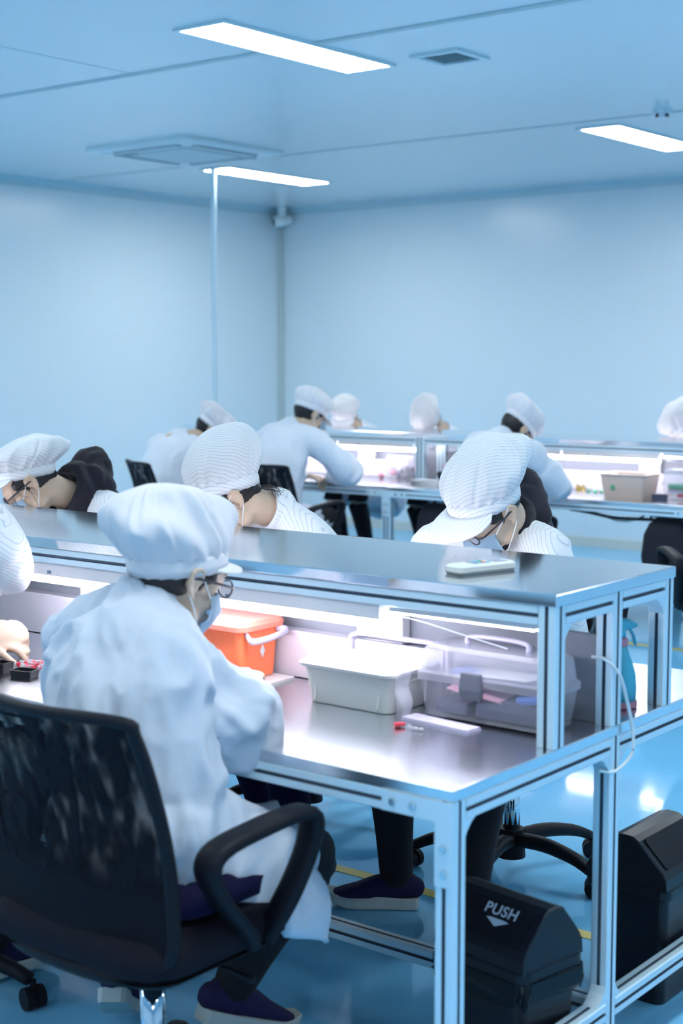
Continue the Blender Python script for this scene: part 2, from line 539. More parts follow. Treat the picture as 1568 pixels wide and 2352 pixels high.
# air vent
t = empty('air_vent', (-3.97, 5.845, HC), 0, 'square metal ceiling air vent with slanted blades', 'vent')
bm = nb(); W, q = .135, .03
box(bm, (-W, -W, -.012), (-W + q, W, .002)); box(bm, (W - q, -W, -.012), (W, W, .002))
box(bm, (-W + q, -W, -.012), (W - q, -W + q, .002)); box(bm, (-W + q, W - q, -.012), (W - q, W, .002))
obj('frame', bm, M_ac, t)
obj('backing', bx((-.104, -.104, -.002), (.104, .104, .004)), M_acdark, t)
for i in range(8):
    x = -.094 + i * .025
    bm = nb(); box(bm, (-.008, -.1, -.0008), (.008, .1, .0008), Matrix.Translation((x + .006, 0, -.007)) @ Matrix.Rotation(R(28), 4, 'Y'))
    obj('blade', bm, M_grille, t)

# smoke detector
t = empty('smoke_detector', (-3.86, 7.80, HC), 0, 'small round white smoke detector on the ceiling', 'smoke detector')
bm = nb(); cyl(bm, (0, 0, 0), (0, 0, -.022), .052, .050, 28); obj('base', bm, M_ac, t, sm=False)
bm = nb(); cyl(bm, (0, 0, -.022), (0, 0, -.045), .043, .034, 28); obj('body', bm, M_white, t)
for a in range(4):
    an = R(a * 90 - 20); c = Vector((math.cos(an), math.sin(an), 0))
    bm = nb(); box(bm, (-.011, -.006, -.008), (.011, .006, .008), Matrix.Translation(c * .036 + Vector((0, 0, -.034))) @ Matrix.Rotation(an - PI / 2, 4, 'Z'))
    obj('sensor_slot', bm, M_lens, t)

# security camera in the corner
t = empty('security_camera', (XL + .13, YB - .13, 2.78), R(-40), 'small white security camera mounted in the room corner', 'camera')
bm = nb(); cyl(bm, (0, 0, .02), (0, 0, .12), .035, .045, 20); obj('mount', bm, M_ac, t)
bm = nb(); cyl(bm, (0, .05, 0), (0, -.07, -.02), .05, .055, 24); ball(bm, (0, .05, 0), .05); obj('housing', bm, M_ac, t, sm=True)
bm = nb(); cyl(bm, (0, -.066, -.020), (0, -.075, -.022), .036, .033, 24); obj('lens', bm, M_lens, t)

# service pole
t = empty('service_pole', (-7.565, 8.08, 0), 0, 'slim shiny metal service pole from ceiling behind the left back worker', 'pole')
obj('tube', cyl(nb(), (0, 0, 0), (0, 0, HC - .012), .020, n=20), M_alu, t, sm=False)
obj('ceiling_plate', cyl(nb(), (0, 0, HC - .012), (0, 0, HC), .035, n=20), M_alu, t)
obj('floor_plate', cyl(nb(), (0, 0, 0.0), (0, 0, .01), .05, n=20), M_alu, t)

# ------------------------------------------------------------------ workbenches
BL, BD, SY0, SY1 = 2.03, 1.20, .344, .853
def lplate(parent, x, y, z, sx, face='front'):
    """L shaped joining plate with four bolts on the front face of a corner."""
    pts = [(0, 0), (sx * .155, 0), (sx * .155, -.038), (sx * .038, -.038), (sx * .038, -.155), (0, -.155)]
    bm = nb()
    M = Matrix.Translation((x, y, z)) @ Matrix.Rotation(PI / 2, 4, 'X')
    if sx < 0: pts = pts[::-1]
    prism(bm, pts, 0, .004, M)
    p = obj('corner_plate', bm, M_alu, parent)
    for q in ((.085, -.019), (.13, -.019), (.019, -.085), (.019, -.13)):
        b = nb(); cyl(b, (x + sx * q[0], y - .004, z + q[1]), (x + sx * q[0], y - .009, z + q[1]), .007, n=10)
        obj('bolt', b, M_bolt, p)

def gusset(parent, x, y, z, sy, sz, s=.036, t=.034):
    bm = nb()
    poly = [(0, 0), (sy * s, 0), (sy * s * .62, sz * s * .2), (sy * s * .2, sz * s * .62), (0, sz * s)]
    vs = [[bm.verts.new((xx, y + a, z + b)) for a, b in poly] for xx in (x - t / 2, x + t / 2)]
    n = len(poly)
    for i in range(n): bm.faces.new((vs[0][i], vs[0][(i + 1) % n], vs[1][(i + 1) % n], vs[1][i]))
    bm.faces.new(vs[0]); bm.faces.new(vs[1][::-1])
    obj('bracket', bm, M_alu, parent)

def bench(loc, label, rz=0, front=((-1.635, -1.035), (-1.025, -.425)), strip=(-.405, -.055), back=((-1.60, -1.0), (-.98, -.38)), sockets=(-1.52, -.58), side_end=True):
    t = empty('workbench', loc, rz, label, 'workbench', 'steel topped workbenches with raised shelves')
    # tabletop: folded steel sheet
    bm = nb(); loft_poly(bm, [([(-BL + .001, 0), (-.0, 0), (-.0, BD), (-BL + .001, BD)], .7275), ([(-BL + .001, 0), (0, 0), (0, BD), (-BL + .001, BD)], .75)])
    obj('tabletop', bm, M_steeltop, t, bevel=.002)
    for x in (-.02, -BL + .02):
        for y in (.02, .598, BD - .02):
            alu('leg', (x, y, 0), (x, y, .7270), t)
        alu('rail', (x, .04, .707), (x, .578, .707), t); alu('rail', (x, .618, .707), (x, BD - .04, .707), t)
        alu('rail', (x, .04, .138), (x, .578, .138), t); alu('rail', (x, .618, .138), (x, BD - .04, .138), t)
        for yy, sy in ((.04, 1), (.578, -1), (.618, 1), (BD - .04, -1)):
            gusset(t, x, yy, .687, sy, -1); gusset(t, x, yy, .158, sy, 1)
    for y in (.02, BD - .02):
        alu('rail', (-BL + .04, y, .707), (-.04, y, .707), t)
    alu('rail', (-BL + .04, .598, .138), (-.04, .598, .138), t)
    lplate(t, 0, .0, .7265, -1); lplate(t, -BL, .0, .7265, 1)
    # shelf
    for x in (-.02, -BL + .02):
        for y in (SY0 + .02, .598, SY1 - .02):
            alu('shelf_post', (x, y, .7505), (x, y, 1.0295), t)
        alu('shelf_rail', (x, SY0 + .04, 1.010), (x, .578, 1.010), t); alu('shelf_rail', (x, .618, 1.010), (x, SY1 - .04, 1.010), t)
        for yy, sy in ((SY0 + .04, 1), (SY1 - .04, -1)): gusset(t, x, yy, .990, sy, -1)
    for y in (SY0 + .02, SY1 - .02):
        alu('shelf_rail', (-BL + .04, y, 1.010), (-.04, y, 1.010), t)
    bm = nb(); box(bm, (-BL + .001, SY0 - .003, 1.030), (.003, SY1 + .003, 1.054))
    obj('shelf_board', bm, M_steel, t, bevel=.002)
    # centre partition and white cable trunking
    obj('partition', bx((-BL + .04, .590, .751), (-.04, .606, .935)), M_part, t)
    for y0, y1 in ((.548, .589), (.607, .648)):
        tr = obj('cable_trunking', bx((-BL + .042, y0, .751), (-.26, y1, .862)), M_trunk, t, bevel=.002)
    for x in sockets:
        for y, s in ((.586, -1), (.610, 1)):
            so = obj('power_socket', bx((x - .065, min(y, y + s * .03), .864), (x + .065, max(y, y + s * .03), .950)), M_socket, t, bevel=.002)
            for k in (-.03, .03): obj('socket_slot', bx((x + k - .004, min(y + s * .03, y + s * .0308), .895), (x + k + .004, max(y + s * .03, y + s * .0308), .915)), M_acdark, so)
    def batten(x0, x1, y, dy):
        h = obj('lamp_housing', bx((x0, y - .016, .958), (x1, y + .016, .9895)), M_white, t, bevel=.003)
        b = nb(); tube(b, [(x0 + .004, y, .948), (x1 - .004, y, .948)], [.0115, .0115], n=12, per=1)
        obj('lamp_tube', b, M_tube, h, sm=True)
        b = nb(); xx = (x0 + x1) / 2 - .13 * (1 if dy < 0 else -1)
        box(b, (xx - .006, y + dy * .016 - .002, .964), (xx + .006, y + dy * .016 + .002, .972)); obj('clip', b, M_aludark, h)
    for x0, x1 in front: batten(x0, x1, SY0 + .02, -1)
    for x0, x1 in back: batten(x0, x1, SY1 - .02, 1)
    if strip:
        s = obj('led_strip', bx((strip[0], SY0 + .012, .978), (strip[1], SY0 + .030, .9895)), M_white, t)
        b = nb()
        n = 26
        for i in range(n):
            x = strip[0] + (i + .5) * (strip[1] - strip[0]) / n
            box(b, (x - .0045, SY0 + .014, .9745), (x + .0045, SY0 + .028, .978))
        obj('led_chip', b, M_tube, s)
    return t
BX, BY = -1.415, 2.112
bench((BX, BY, 0), 'steel workbench nearest the camera with raised shelf and storage boxes under its lamps')
bench((BX - BL - .004, BY, 0), 'workbench at the left edge behind the far left worker, joined to the nearest bench', strip=None)
B2Y = 7.10
bench((-3.24, B2Y, 0), 'workbench in the back row with beige basket on it', strip=(-.405, -.055))
bench((-3.24 - BL - .006, B2Y + .03, 0), 'workbench at the left end of the back row with clear tub full of parts', strip=None,
      front=((-1.99, -1.40), (-1.39, -.66), (-.65, -.06)), back=((-1.6, -1.0), (-.98, -.38)))

# ------------------------------------------------------------------ office chairs
def ring_bar(bm, pts, w, h, ref, n=10, per=4):
    return tube(bm, pts, [(w, h)] * len(pts), ref, n=n, per=per, cap='flat', sq=3)

def make_chair(label, loc, deg, group='black net backed swivel chairs', arms=True, base_rot=0):
    t = empty('office_chair', (0, 0, 0), 0, label, 'office chair', group)
    # seat
    bm = nb()
    L = []
    for k, z in ((.90, .405), (1.0, .425), (1.0, .455), (.93, .480), (.80, .487)):
        L.append(([(x * k, y * k) for x, y in rrect(.245, .235, .09)], z))
    obj('seat', loft_poly(bm, L), M_seat, t, sm=True)
    bm = nb(); loft_poly(bm, [(rrect(.20, .19, .06), .385), (rrect(.235, .225, .08), .408)])
    obj('seat_shell', bm, M_black, t)
    # backrest: curved net in a thin frame
    def bp(u, v):   # u -1..1, v 0..1
        z = .415 + v * .475; v = max(v, 0)
        hw = .240 - .025 * v ** 1.5 if v > .15 else .240 * (.82 + .18 * math.sin(v / .15 * PI / 2))
        y = -.225 + .025 * math.sin(v * PI) - .065 * v ** 1.6 + .035 * u * u
        return (u * hw, y, z)
    bm = nb(); NU, NV = 16, 22
    for th in (0, .004):
        pass
    g = [[[bm.verts.new(Vector(bp(-1 + 2 * i / NU, j / NV)) + Vector((0, s, 0))) for i in range(NU + 1)] for j in range(NV + 1)] for s in (0, -.004)]
    for a in range(2):
        for j in range(NV):
            for i in range(NU):
                q = (g[a][j][i], g[a][j][i + 1], g[a][j + 1][i + 1], g[a][j + 1][i])
                bm.faces.new(q if a == 0 else q[::-1])
    br = obj('backrest', bm, M_net, t, sm=True)
    path = [bp(-1, v) for v in (0.0, .12, .3, .5, .75, .95)] + [bp(-.93, 1)] + [bp(0, 1.0)] + [bp(.93, 1)] + [bp(1, v) for v in (.95, .75, .5, .3, .12, 0.0)]
    bm = nb(); ring_bar(bm, path, .012, .011, (0, 1, 0), per=4); obj('back_frame', bm, M_black, br, sm=True)
    bm = nb(); ring_bar(bm, [bp(-1, .0), bp(-.5, -.02), bp(.5, -.02), bp(1, .0)], .012, .014, (0, 1, 0)); obj('back_frame', bm, M_black, br, sm=True)
    # solid lower panel
    bm = nb()
    g = [[bm.verts.new(Vector(bp(-.94 + 1.88 * i / 8, .0 + j / 4 * .22)) + Vector((0, .006, 0))) for i in range(9)] for j in range(5)]
    for j in range(4):
        for i in range(8): bm.faces.new((g[j][i], g[j][i + 1], g[j + 1][i + 1], g[j + 1][i]))
    r = bmesh.ops.solidify(bm, geom=bm.faces[:], thickness=.006)
    obj('lumbar_panel', bm, M_black, br, sm=True)
    bm = nb(); ring_bar(bm, [(0, -.06, .395), (0, -.14, .395), (0, -.205, .41), (0, -.205, .50)], .035, .008, (1, 0, 0)); obj('back_bracket', bm, M_black, t, sm=True)
    if arms:
        for s in (-1, 1):
            x = s * .268
            pts = [(x * .86, .02, .425), (x * .93, -.01, .465), (x * .97, -.085, .545), (x * .98, -.118, .605), (x * 1.0, -.095, .640), (x * 1.06, -.01, .660), (x * 1.13, .085, .672),
                   (x * 1.15, .112, .655), (x * 1.13, .108, .60), (x * 1.03, .085, .51), (x * .88, .06, .425)]
            bm = nb(); tube(bm, pts, [(.028, .013)] * 3 + [(.030, .014)] * 5 + [(.026, .013)] * 3, (1, 0, 0), n=12, per=4, cap='flat', sq=3)
            obj('armrest', bm, M_black, t, sm=True)
    # mechanism, column and base
    obj('tilt_mechanism', bx((-.06, -.09, .345), (.06, .09, .386)), M_black, t, bevel=.008)
    bm = nb(); tube(bm, [(.05, .02, .36), (.16, .03, .355), (.235, .03, .35)], [.005, .005, .008], n=8); obj('lever', bm, M_black, t, sm=True)
    col = obj('gas_lift', cyl(nb(), (0, 0, .075), (0, 0, .31), .025, n=24), M_chrome, t, sm=False)
    for p in col.data.polygons: p.use_smooth = len(p.vertices) == 4
    obj('lift_cap', cyl(nb(), (0, 0, .31), (0, 0, .346), .032, .03, n=24), M_black, t)
    bm = nb(); cyl(bm, (0, 0, .05), (0, 0, .135), .042, .036, n=20)
    ba = obj('base', bm, M_black, t)
    for k in range(5):
        a = R(base_rot + 72 * k); c, s = math.cos(a), math.sin(a)
        f = lambda r, z: (r * c, r * s, z)
        bm = nb(); tube(bm, [f(.02, .105), f(.12, .110), f(.22, .095), f(.285, .070)], [(.026, .020), (.022, .020), (.020, .017), (.018, .014)], (-s, c, 0), n=12, per=4, cap='flat', sq=2.8)
        obj('base_leg', bm, M_black, t, sm=True)
        bm = nb(); ctr = Vector(f(.292, .028)); side = Vector((-s, c, 0)); side.rotate(Euler((0, 0, R(35 * ((k * 7) % 3 - 1)))))
        cyl(bm, ctr + side * .006, ctr + side * .024, .0265, n=18); cyl(bm, ctr - side * .024, ctr - side * .006, .0265, n=18)
        cyl(bm, ctr, ctr + Vector((0, 0, .042)), .008, n=8)
        cyl(bm, ctr + side * -.007, ctr + side * .007, .022, n=12)
        obj('caster', bm, M_black, t)
    t.location = loc; t.rotation_euler = (0, 0, R(deg))
    return t
def dup_chair(src, label, loc, deg):
    t = copy_tree(src); t.location = loc; t.rotation_euler = (0, 0, R(deg)); t['label'] = label
    return t
CH1 = make_chair('black net backed chair in the foreground under the worker in plain white coat', (-2.015, 1.96, 0), 0, base_rot=196)
CH4 = make_chair('black swivel chair of the worker with glasses and black hood at the near bench', (-2.235, 3.64, 0), 166, base_rot=44)
CH3 = dup_chair(CH4, 'black swivel chair under the worker with loose hair at the near bench', (-3.05, 3.70, 0), 178)
dup_chair(CH4, 'black swivel chair under the far left worker with black hood', (-4.05, 3.8, 0), 185)
dup_chair(CH1, 'black swivel chair under the worker cropped by the left edge of the photo', (-2.89, 2.06, 0), -32)
dup_chair(CH1, 'black chair with loop armrests behind the tall-capped worker at the back bench', (-5.70, 6.74, 0), -4)
dup_chair(CH1, 'black net backrest turned sideways left of the back row workers', (-6.35, 6.45, 0), -27)
dup_chair(CH1, 'black chair behind the back row worker beside the beige basket', (-4.28, 6.82, 0), -20)
dup_chair(CH1, 'black swivel chair cut off by the right edge beyond the near shelf', (-2.60, 6.08, 0), 35)
dup_chair(CH1, 'black chair of the peaked cap worker behind the back bench', (-3.86, 8.62, 0), 178)

# ------------------------------------------------------------------ things on the benches
def T(*a): return Matrix.Translation(Vector(a))
TZ = .7502

# orange box with lid on a white tray
t = empty('storage_box', (-2.355, 2.575, TZ), 0, 'orange lidded plastic box with grey handle on the nearest bench', 'box')
bm = nb(); loft_poly(bm, [(rrect(.078, .062, .02), .008), (rrect(.086, .070, .022), .128)]); obj('body', bm, M_orange, t, sm=False, bevel=.002)
bm = nb(); loft_poly(bm, [(rrect(.098, .082, .03), .126), (rrect(.100, .084, .03), .138), (rrect(.094, .078, .03), .148), (rrect(.070, .055, .02), .152)]); obj('lid', bm, M_orangelid, t)
h = nb(); tube(h, [(.088, -.055, .118), (.112, -.062, .106), (.122, -.02, .108), (.122, .03, .114), (.112, .062, .118), (.088, .055, .120)], [(.008, .004)] * 6, (0, 0, 1), n=8); obj('handle', h, M_lilac, t, sm=True, label='pale grey carrying handle')
h = nb(); prism(h, [(0, -.016), (.009, 0), (0, .016), (-.009, 0)], 0, .001, T(.0835, .005, .072) @ Matrix.Rotation(PI / 2, 4, 'Z') @ Matrix.Rotation(PI / 2, 4, 'X')); obj('sticker', h, M_white, t, label='small pale diamond mark')
t = empty('tray', (-2.33, 2.575, TZ), 0, 'thin white plastic tray under the orange box', 'tray')
bm = nb(); loft_poly(bm, [(rrect(.110, .068, .012), 0), (rrect(.110, .068, .012), .0065)]); obj('base', bm, M_lidw, t)

# milky tub with white lid
t = empty('storage_tub', (-1.945, 2.560, TZ), 0, 'milky white food tub with flat white lid beside the orange box', 'tub')
bm = nb(); loft_poly(bm, [(rrect(.110, .072, .02), 0), (rrect(.122, .084, .024), .084)]); o = obj('body', bm, M_milk, t, sm=False, bevel=.002)
for xx, yy, a in ((0, -.0805, 0), (.1185, 0, 90)):
    b = nb(); wq = .085 if a == 0 else .05
    tube(b, [(-wq, 0, .006), (-wq, -.001, .045), (-wq + .015, -.0015, .058), (wq - .015, -.0015, .058), (wq, -.001, .045), (wq, 0, .006)], [.0022] * 6, n=6)
    q = obj('body_rib', b, M_milk, o, sm=True, loc=(xx, yy, .004), rot=(-.14 if a == 0 else 0, .14 * (a != 0) * 0, R(a)))
bm = nb(); loft_poly(bm, [(rrect(.131, .093, .028), .082), (rrect(.133, .095, .028), .090), (rrect(.118, .080, .024), .094), (rrect(.116, .078, .024), .091)]); obj('lid', bm, M_lidw, t)
# folded lid standing behind it
t = empty('box_lid', (-1.93, 2.655, TZ), 0, 'pale lilac rimmed lid standing behind the milky tub', 'lid')
bm = nb(); tube(bm, [(-.13, 0, .02), (-.135, 0, .10), (-.118, -.002, .128), (0, -.003, .130), (.118, -.002, .128), (.135, 0, .10), (.13, 0, .02)], [(.010, .006)] * 7, (0, 1, 0), n=8); obj('rim', bm, M_lilac, t, sm=True)
obj('panel', bx((-.12, .000, .0), (.12, .004, .115)), M_lilac, t)

# clear box with latch
def clear_box(name, loc, rz, w, d, h, label, lat=True, body=M_clear, lid=M_clearl):
    t = empty(name, loc, rz, label, 'box')
    bm = nb(); loft_poly(bm, [(rrect(w * .90, d * .88, .02), 0), (rrect(w * .97, d * .96, .02), h * .52)], closed_top=False)
    bmesh.ops.solidify(bm, geom=bm.faces[:], thickness=.0025)
    obj('body', bm, body, t)
    bm = nb(); loft_poly(bm, [(rrect(w, d, .02), h * .50), (rrect(w, d, .02), h * .60), (rrect(w * .955, d * .94, .02), h * .64), (rrect(w * .93, d * .90, .025), h * .94), (rrect(w * .86, d * .82, .03), h)], closed_bot=False)
    bmesh.ops.solidify(bm, geom=bm.faces[:], thickness=.0025)
    L = obj('lid', bm, lid, t)
    if lat:
        bm = nb(); loft_poly(bm, [(rrect(.026, .006, .004), 0), (rrect(.027, .008, .004), .02), (rrect(.024, .006, .004), .055)])
        obj('latch', bm, M_latch, t, loc=(-w * .10, -d - .006, h * .33), label='dark grey latch', bevel=.001)
        h2 = nb(); tube(h2, [(-w * .45, 0, h - .004), (-w * .42, 0, h + .014), (0, 0, h + .018), (w * .42, 0, h + .014), (w * .45, 0, h - .004)], [(.009, .005)] * 5, (0, 1, 0), n=8); obj('handle', h2, M_lilac, L, sm=True)
    return t
cb = clear_box('storage_case', (-1.628, 2.590, TZ + .0065), 0, .165, .070, .150, 'large clear plastic case with dark grey latch behind the shelf post')
for nm, mt_, a, b_, ry in (('pink_card', M_pink, (-.10, -.045, .048), (.05, .035, .052), 8), ('dark_pouch', M_darkitem, (-.03, -.04, .006), (.125, .045, .045), 0), ('blue_pouch', M_bluecl, (.06, -.03, .046), (.135, .04, .062), -10),
                           ('blue_pouch', M_bluecl, (-.10, -.03, .084), (.08, .03, .090), 4), ('paper_slip', M_paper, (-.06, -.04, .092), (.10, .03, .096), -3), ('dark_pouch', M_darkitem, (-.13, -.04, .005), (-.05, .04, .03), 0)):
    c = (Vector(a) + Vector(b_)) / 2
    bm = nb(); s_ = (Vector(b_) - Vector(a)) / 2
    loft_poly(bm, [(rrect(s_.x, s_.y, .008), -s_.z), (rrect(s_.x * 1.02, s_.y * 1.02, .008), 0), (rrect(s_.x * .95, s_.y * .93, .008), s_.z)])
    o = obj(nm, bm, mt_, None, rot=(0, R(ry), R(ry))); o.location = Vector((-1.628, 2.590, TZ + .006)) + c
    tag(o, {'pink_card': 'pink card inside the large clear case', 'paper_slip': 'pale paper slip near the top inside the large clear case'}.get(nm) or ('%s pouch of parts inside the large clear case' % nm.split('_')[0]), nm.split('_')[1], 'contents of the large clear case')
# notebook, bag, small parts
t = empty('notepad', (-1.70, 2.487, TZ), R(-6), 'thin white notepad lying under the front edge of the large clear case', 'notepad')
obj('cover', bx((-.095, -.018, 0), (.085, .028, .0015)), M_lilac, t); obj('pages', bx((-.093, -.017, .0016), (.083, .027, .0055)), M_lilac, t)
bm = nb(); tube(bm, [(0, 0, .003), (.004, .0, .03), (-.004, 0, .06), (.002, 0, .085)], [(.020, .012), (.026, .014), (.028, .008), (.030, .0015)], (0, 1, 0), n=12)
o = tag(obj('zip_bag', bm, M_bagclear, sm=True, loc=(-1.806, 2.500, TZ)), 'small crumpled clear zip bag between milky tub and clear case', 'bag')
t = empty('plastic_fitting', (-1.757, 2.420, TZ), R(60), 'tiny red capped piece lying in front of the zip bag', 'plastic piece')
obj('cap', cyl(nb(), (-.012, 0, .0055), (.002, 0, .0055), .0055, n=12), M_red, t); obj('stem', cyl(nb(), (.002, 0, .0055), (.012, 0, .0055), .0038, n=12), M_red, t)
for k in range(7):
    a = random.uniform(0, 6.28); r = random.uniform(0, .028)
    bm = nb(); ball(bm, (0, 0, .004), (.005, .004, .004))
    tag(obj('clear_bead', bm, M_clearl, sm=True, loc=(-1.715 + r * math.cos(a), 2.418 + r * .6 * math.sin(a), TZ)), 'loose clear bead on the steel top before the notepad', 'bead', 'loose clear beads in front of the notepad')
# parts by the far left worker
t = empty('parts_dish', (-2.745, 2.262, TZ), R(15), 'small black dish beside the red tipped parts', 'dish')
bm = nb(); loft_poly(bm, [(rrect(.028, .018, .004), 0), (rrect(.031, .021, .004), .018), (rrect(.028, .018, .004), .018), (rrect(.026, .016, .004), .004)]); obj('body', bm, M_blackgloss, t)
t = empty('parts_dish', (-2.83, 2.262, TZ), R(5), 'black dish partly hidden by the left worker sleeve', 'dish')
bm = nb(); loft_poly(bm, [(rrect(.022, .018, .004), 0), (rrect(.025, .021, .004), .026), (rrect(.022, .018, .004), .026), (rrect(.020, .016, .004), .004)]); obj('body', bm, M_blackgloss, t)
for k in range(22):
    x = -2.86 + (k % 8) * .021 + random.uniform(-.006, .006); y = 2.335 + (k // 8) * .02 + random.uniform(-.006, .006)
    t = empty('plastic_part', (x, y, TZ), random.uniform(-.5, .5), 'small clear part with red end on the steel top', 'part', 'red tipped clear parts by the left worker')
    obj('body', cyl(nb(), (-.012, 0, .005), (.008, 0, .005), .0045, n=8), M_clearl, t)
    obj('red_end', cyl(nb(), (.008, 0, .005), (.014, 0, .005), .0052, n=8), M_red, t)

# spray bottle
t = empty('spray_bottle', (-1.492, 2.868, TZ), R(-25), 'cyan spray bottle with pink collar and base behind the shelf posts', 'bottle')
def lathe(bm, prof, n=24):
    rings = [[bm.verts.new((r * math.cos(2 * PI * i / n), r * math.sin(2 * PI * i / n), z)) for i in range(n)] for r, z in prof]
    for a, b in zip(rings[:-1], rings[1:]):
        for i in range(n): bm.faces.new((a[i], a[(i + 1) % n], b[(i + 1) % n], b[i]))
    bm.faces.new(rings[0][::-1]); bm.faces.new(rings[-1]); return bm
obj('body', lathe(nb(), [(.036, .014), (.037, .04), (.035, .07), (.027, .10), (.018, .125), (.014, .135)]), M_spray, t, sm=True)
obj('base', lathe(nb(), [(.036, 0), (.039, .003), (.039, .013), (.036, .015)]), M_spraypink, t)
obj('collar', lathe(nb(), [(.015, .133), (.017, .135), (.017, .150), (.015, .152)]), M_spraypink, t)
bm = nb(); tube(bm, [(0, -.018, .178), (0, .012, .180), (0, .038, .176)], [(.011, .013), (.011, .014), (.008, .007)], (1, 0, 0), n=10); cyl(bm, (0, 0, .15), (0, 0, .178), .012, n=14)
obj('spray_head', bm, M_spray, t, sm=True)
bm = nb(); tube(bm, [(0, .022, .172), (0, .034, .155), (0, .040, .135)], [(.006, .003)] * 3, (1, 0, 0), n=8); obj('trigger', bm, M_spray, t, sm=True)

# white cable on the end of the bench
bm = nb(); tube(bm, [(-1.452, 2.672, .895), (-1.425, 2.67, .895), (-1.405, 2.70, .86), (-1.402, 2.735, .79), (-1.400, 2.752, .74), (-1.398, 2.755, .70), (-1.402, 2.745, .675), (-1.412, 2.70, .655), (-1.43, 2.67, .66)], [.0036] * 9, n=8, per=6)
tag(obj('cable', bm, M_cable, sm=True), 'white cable hanging over the near end of the bench', 'cable')
# thin wire behind the clear case
bm = nb(); tube(bm, [(-1.93, 2.56, .955), (-1.82, 2.57, .945), (-1.70, 2.575, .925), (-1.60, 2.58, .908)], [.0013] * 4, n=6, per=6)
tag(obj('cable', bm, M_cable, sm=True), 'thin pale wire running down under the lamps behind the clear case', 'cable')

# remote control on the shelf
t = empty('remote_control', (-1.700, 2.632, 1.0545), R(-16), 'white remote control lying on the raised steel shelf', 'remote control')
bm = nb(); loft_poly(bm, [(rrect(.026, .078, .012), 0), (rrect(.029, .082, .014), .006), (rrect(.028, .081, .014), .016), (rrect(.023, .076, .012), .020)]); obj('body', bm, M_lidw, t, sm=False)
obj('screen', prism(nb(), rrect(.018, .020, .003), .0201, .0206, T(0, .045, 0)), MATS['grey_latch'] if False else mat('lcd', (.45, .50, .62, 1), .2), t, label='pale grey screen')
for i, (x, y, m_) in enumerate(((-.012, .008, 'green_items'), (.0, .008, 'orange_plastic'), (.012, .008, 'cyan_bottle'), (-.012, -.008, 'cyan_bottle'), (.0, -.008, 'cyan_bottle'), (.012, -.008, 'lcd'), (-.012, -.024, 'lcd'), (.0, -.024, 'lcd'), (.012, -.024, 'lcd'))):
    obj('button', prism(nb(), rrect(.0045, .0055, .002), .0201, .0215, T(x, y, 0)), MATS[m_], t)

# things on the back row
t = empty('basket', (-3.775, 7.335, TZ + .0), R(2), 'beige plastic basket on the back row bench', 'basket')
bm = nb(); loft_poly(bm, [(rrect(.115, .085, .015), 0), (rrect(.135, .105, .02), .128), (rrect(.142, .112, .022), .130), (rrect(.142, .112, .022), .136), (rrect(.128, .098, .018), .136), (rrect(.108, .078, .012), .006)]); obj('body', bm, M_beige, t)
obj('label_mark', bx((-.066, -.1005, .05), (-.044, -.0985, .075)), M_green, t, label='small pale green mark')
for k in range(6):
    bm = nb(); loft_poly(bm, [(rrect(.035, .03, .006), 0), (rrect(.033, .028, .006), .012)])
    tag(obj('paper_pack', bm, M_paper, loc=(-3.775 + (k % 3 - 1) * .072, 7.335 + (k // 3 - .5) * .066, TZ + .095), rot=(R(random.uniform(-14, 14)), R(random.uniform(-14, 14)), 0)), 'white paper pack inside the beige basket', 'pack', 'paper packs in the beige basket')
cb2 = clear_box('clear_tub', (-3.47, 7.40, TZ), 0, .115, .085, .165, 'clear tub with green and red contents right of the beige basket', lat=False)
for nm, m_, z0, z1, c in (('green_pack', M_green, .062, .085, 'green'), ('red_pack', M_red, .018, .036, 'red'), ('purple_pack', M_lilac, .038, .058, 'lilac')):
    bm = nb(); prism(bm, rrect(.085 if c != 'red' else .05, .06, .01), z0, z1)
    tag(obj(nm, bm, m_, loc=(-3.47 + (.02 if c == 'red' else 0), 7.40, TZ)), '%s pack inside the clear tub on the back bench' % c, 'pack')
cb3 = clear_box('clear_tub', (-5.515, 7.66, TZ), 0, .125, .085, .155, 'clear tub full of dark parts left of the back bench joint', lat=False)
for k in range(14):
    x = random.uniform(-.085, .085); y = random.uniform(-.05, .05); z = random.uniform(.02, .075)
    m_ = [M_darkitem, M_darkitem, M_latch, M_lilac, M_spraypink][k % 5]
    bm = nb(); ball(bm, (0, 0, 0), (random.uniform(.02, .032), random.uniform(.015, .026), random.uniform(.012, .02)))
    tag(obj('wrapped_part', bm, m_, sm=True, loc=(-5.515 + x, 7.66 + y, TZ + z), rot=(x * 9, y * 20, k)), 'small wrapped part in the clear tub of dark parts', 'part', 'wrapped parts in the clear tub')
bm = nb(); ball(bm, (0, 0, .018), (.02, .018, .018)); tag(obj('red_pouch', bm, M_spraypink, sm=True, loc=(-5.67, 7.60, TZ)), 'pinkish red pouch left of the clear tub of dark parts', 'pouch')
for k in range(18):
    x = -4.32 + random.uniform(-.10, .10); y = 7.64 + random.uniform(-.03, .03)
    bm = nb(); cyl(bm, (0, 0, 0), (0, 0, .012 + .01 * (k % 3)), .008, .006, n=8)
    tag(obj('brass_fitting', bm, M_gold, loc=(x, y, TZ), rot=(0, 0, k)), 'small brass fitting on the back row bench', 'fitting', 'brass fittings heaped on the back bench')
for k in range(4):
    bm = nb(); ball(bm, (0, 0, .006), (.014, .010, .006)); tag(obj('green_piece', bm, M_green, sm=True, loc=(-4.13 + k * .022, 7.52 + (k % 2) * .03, TZ)), 'small green piece near the brass fittings', 'piece', 'green pieces near the brass fittings')
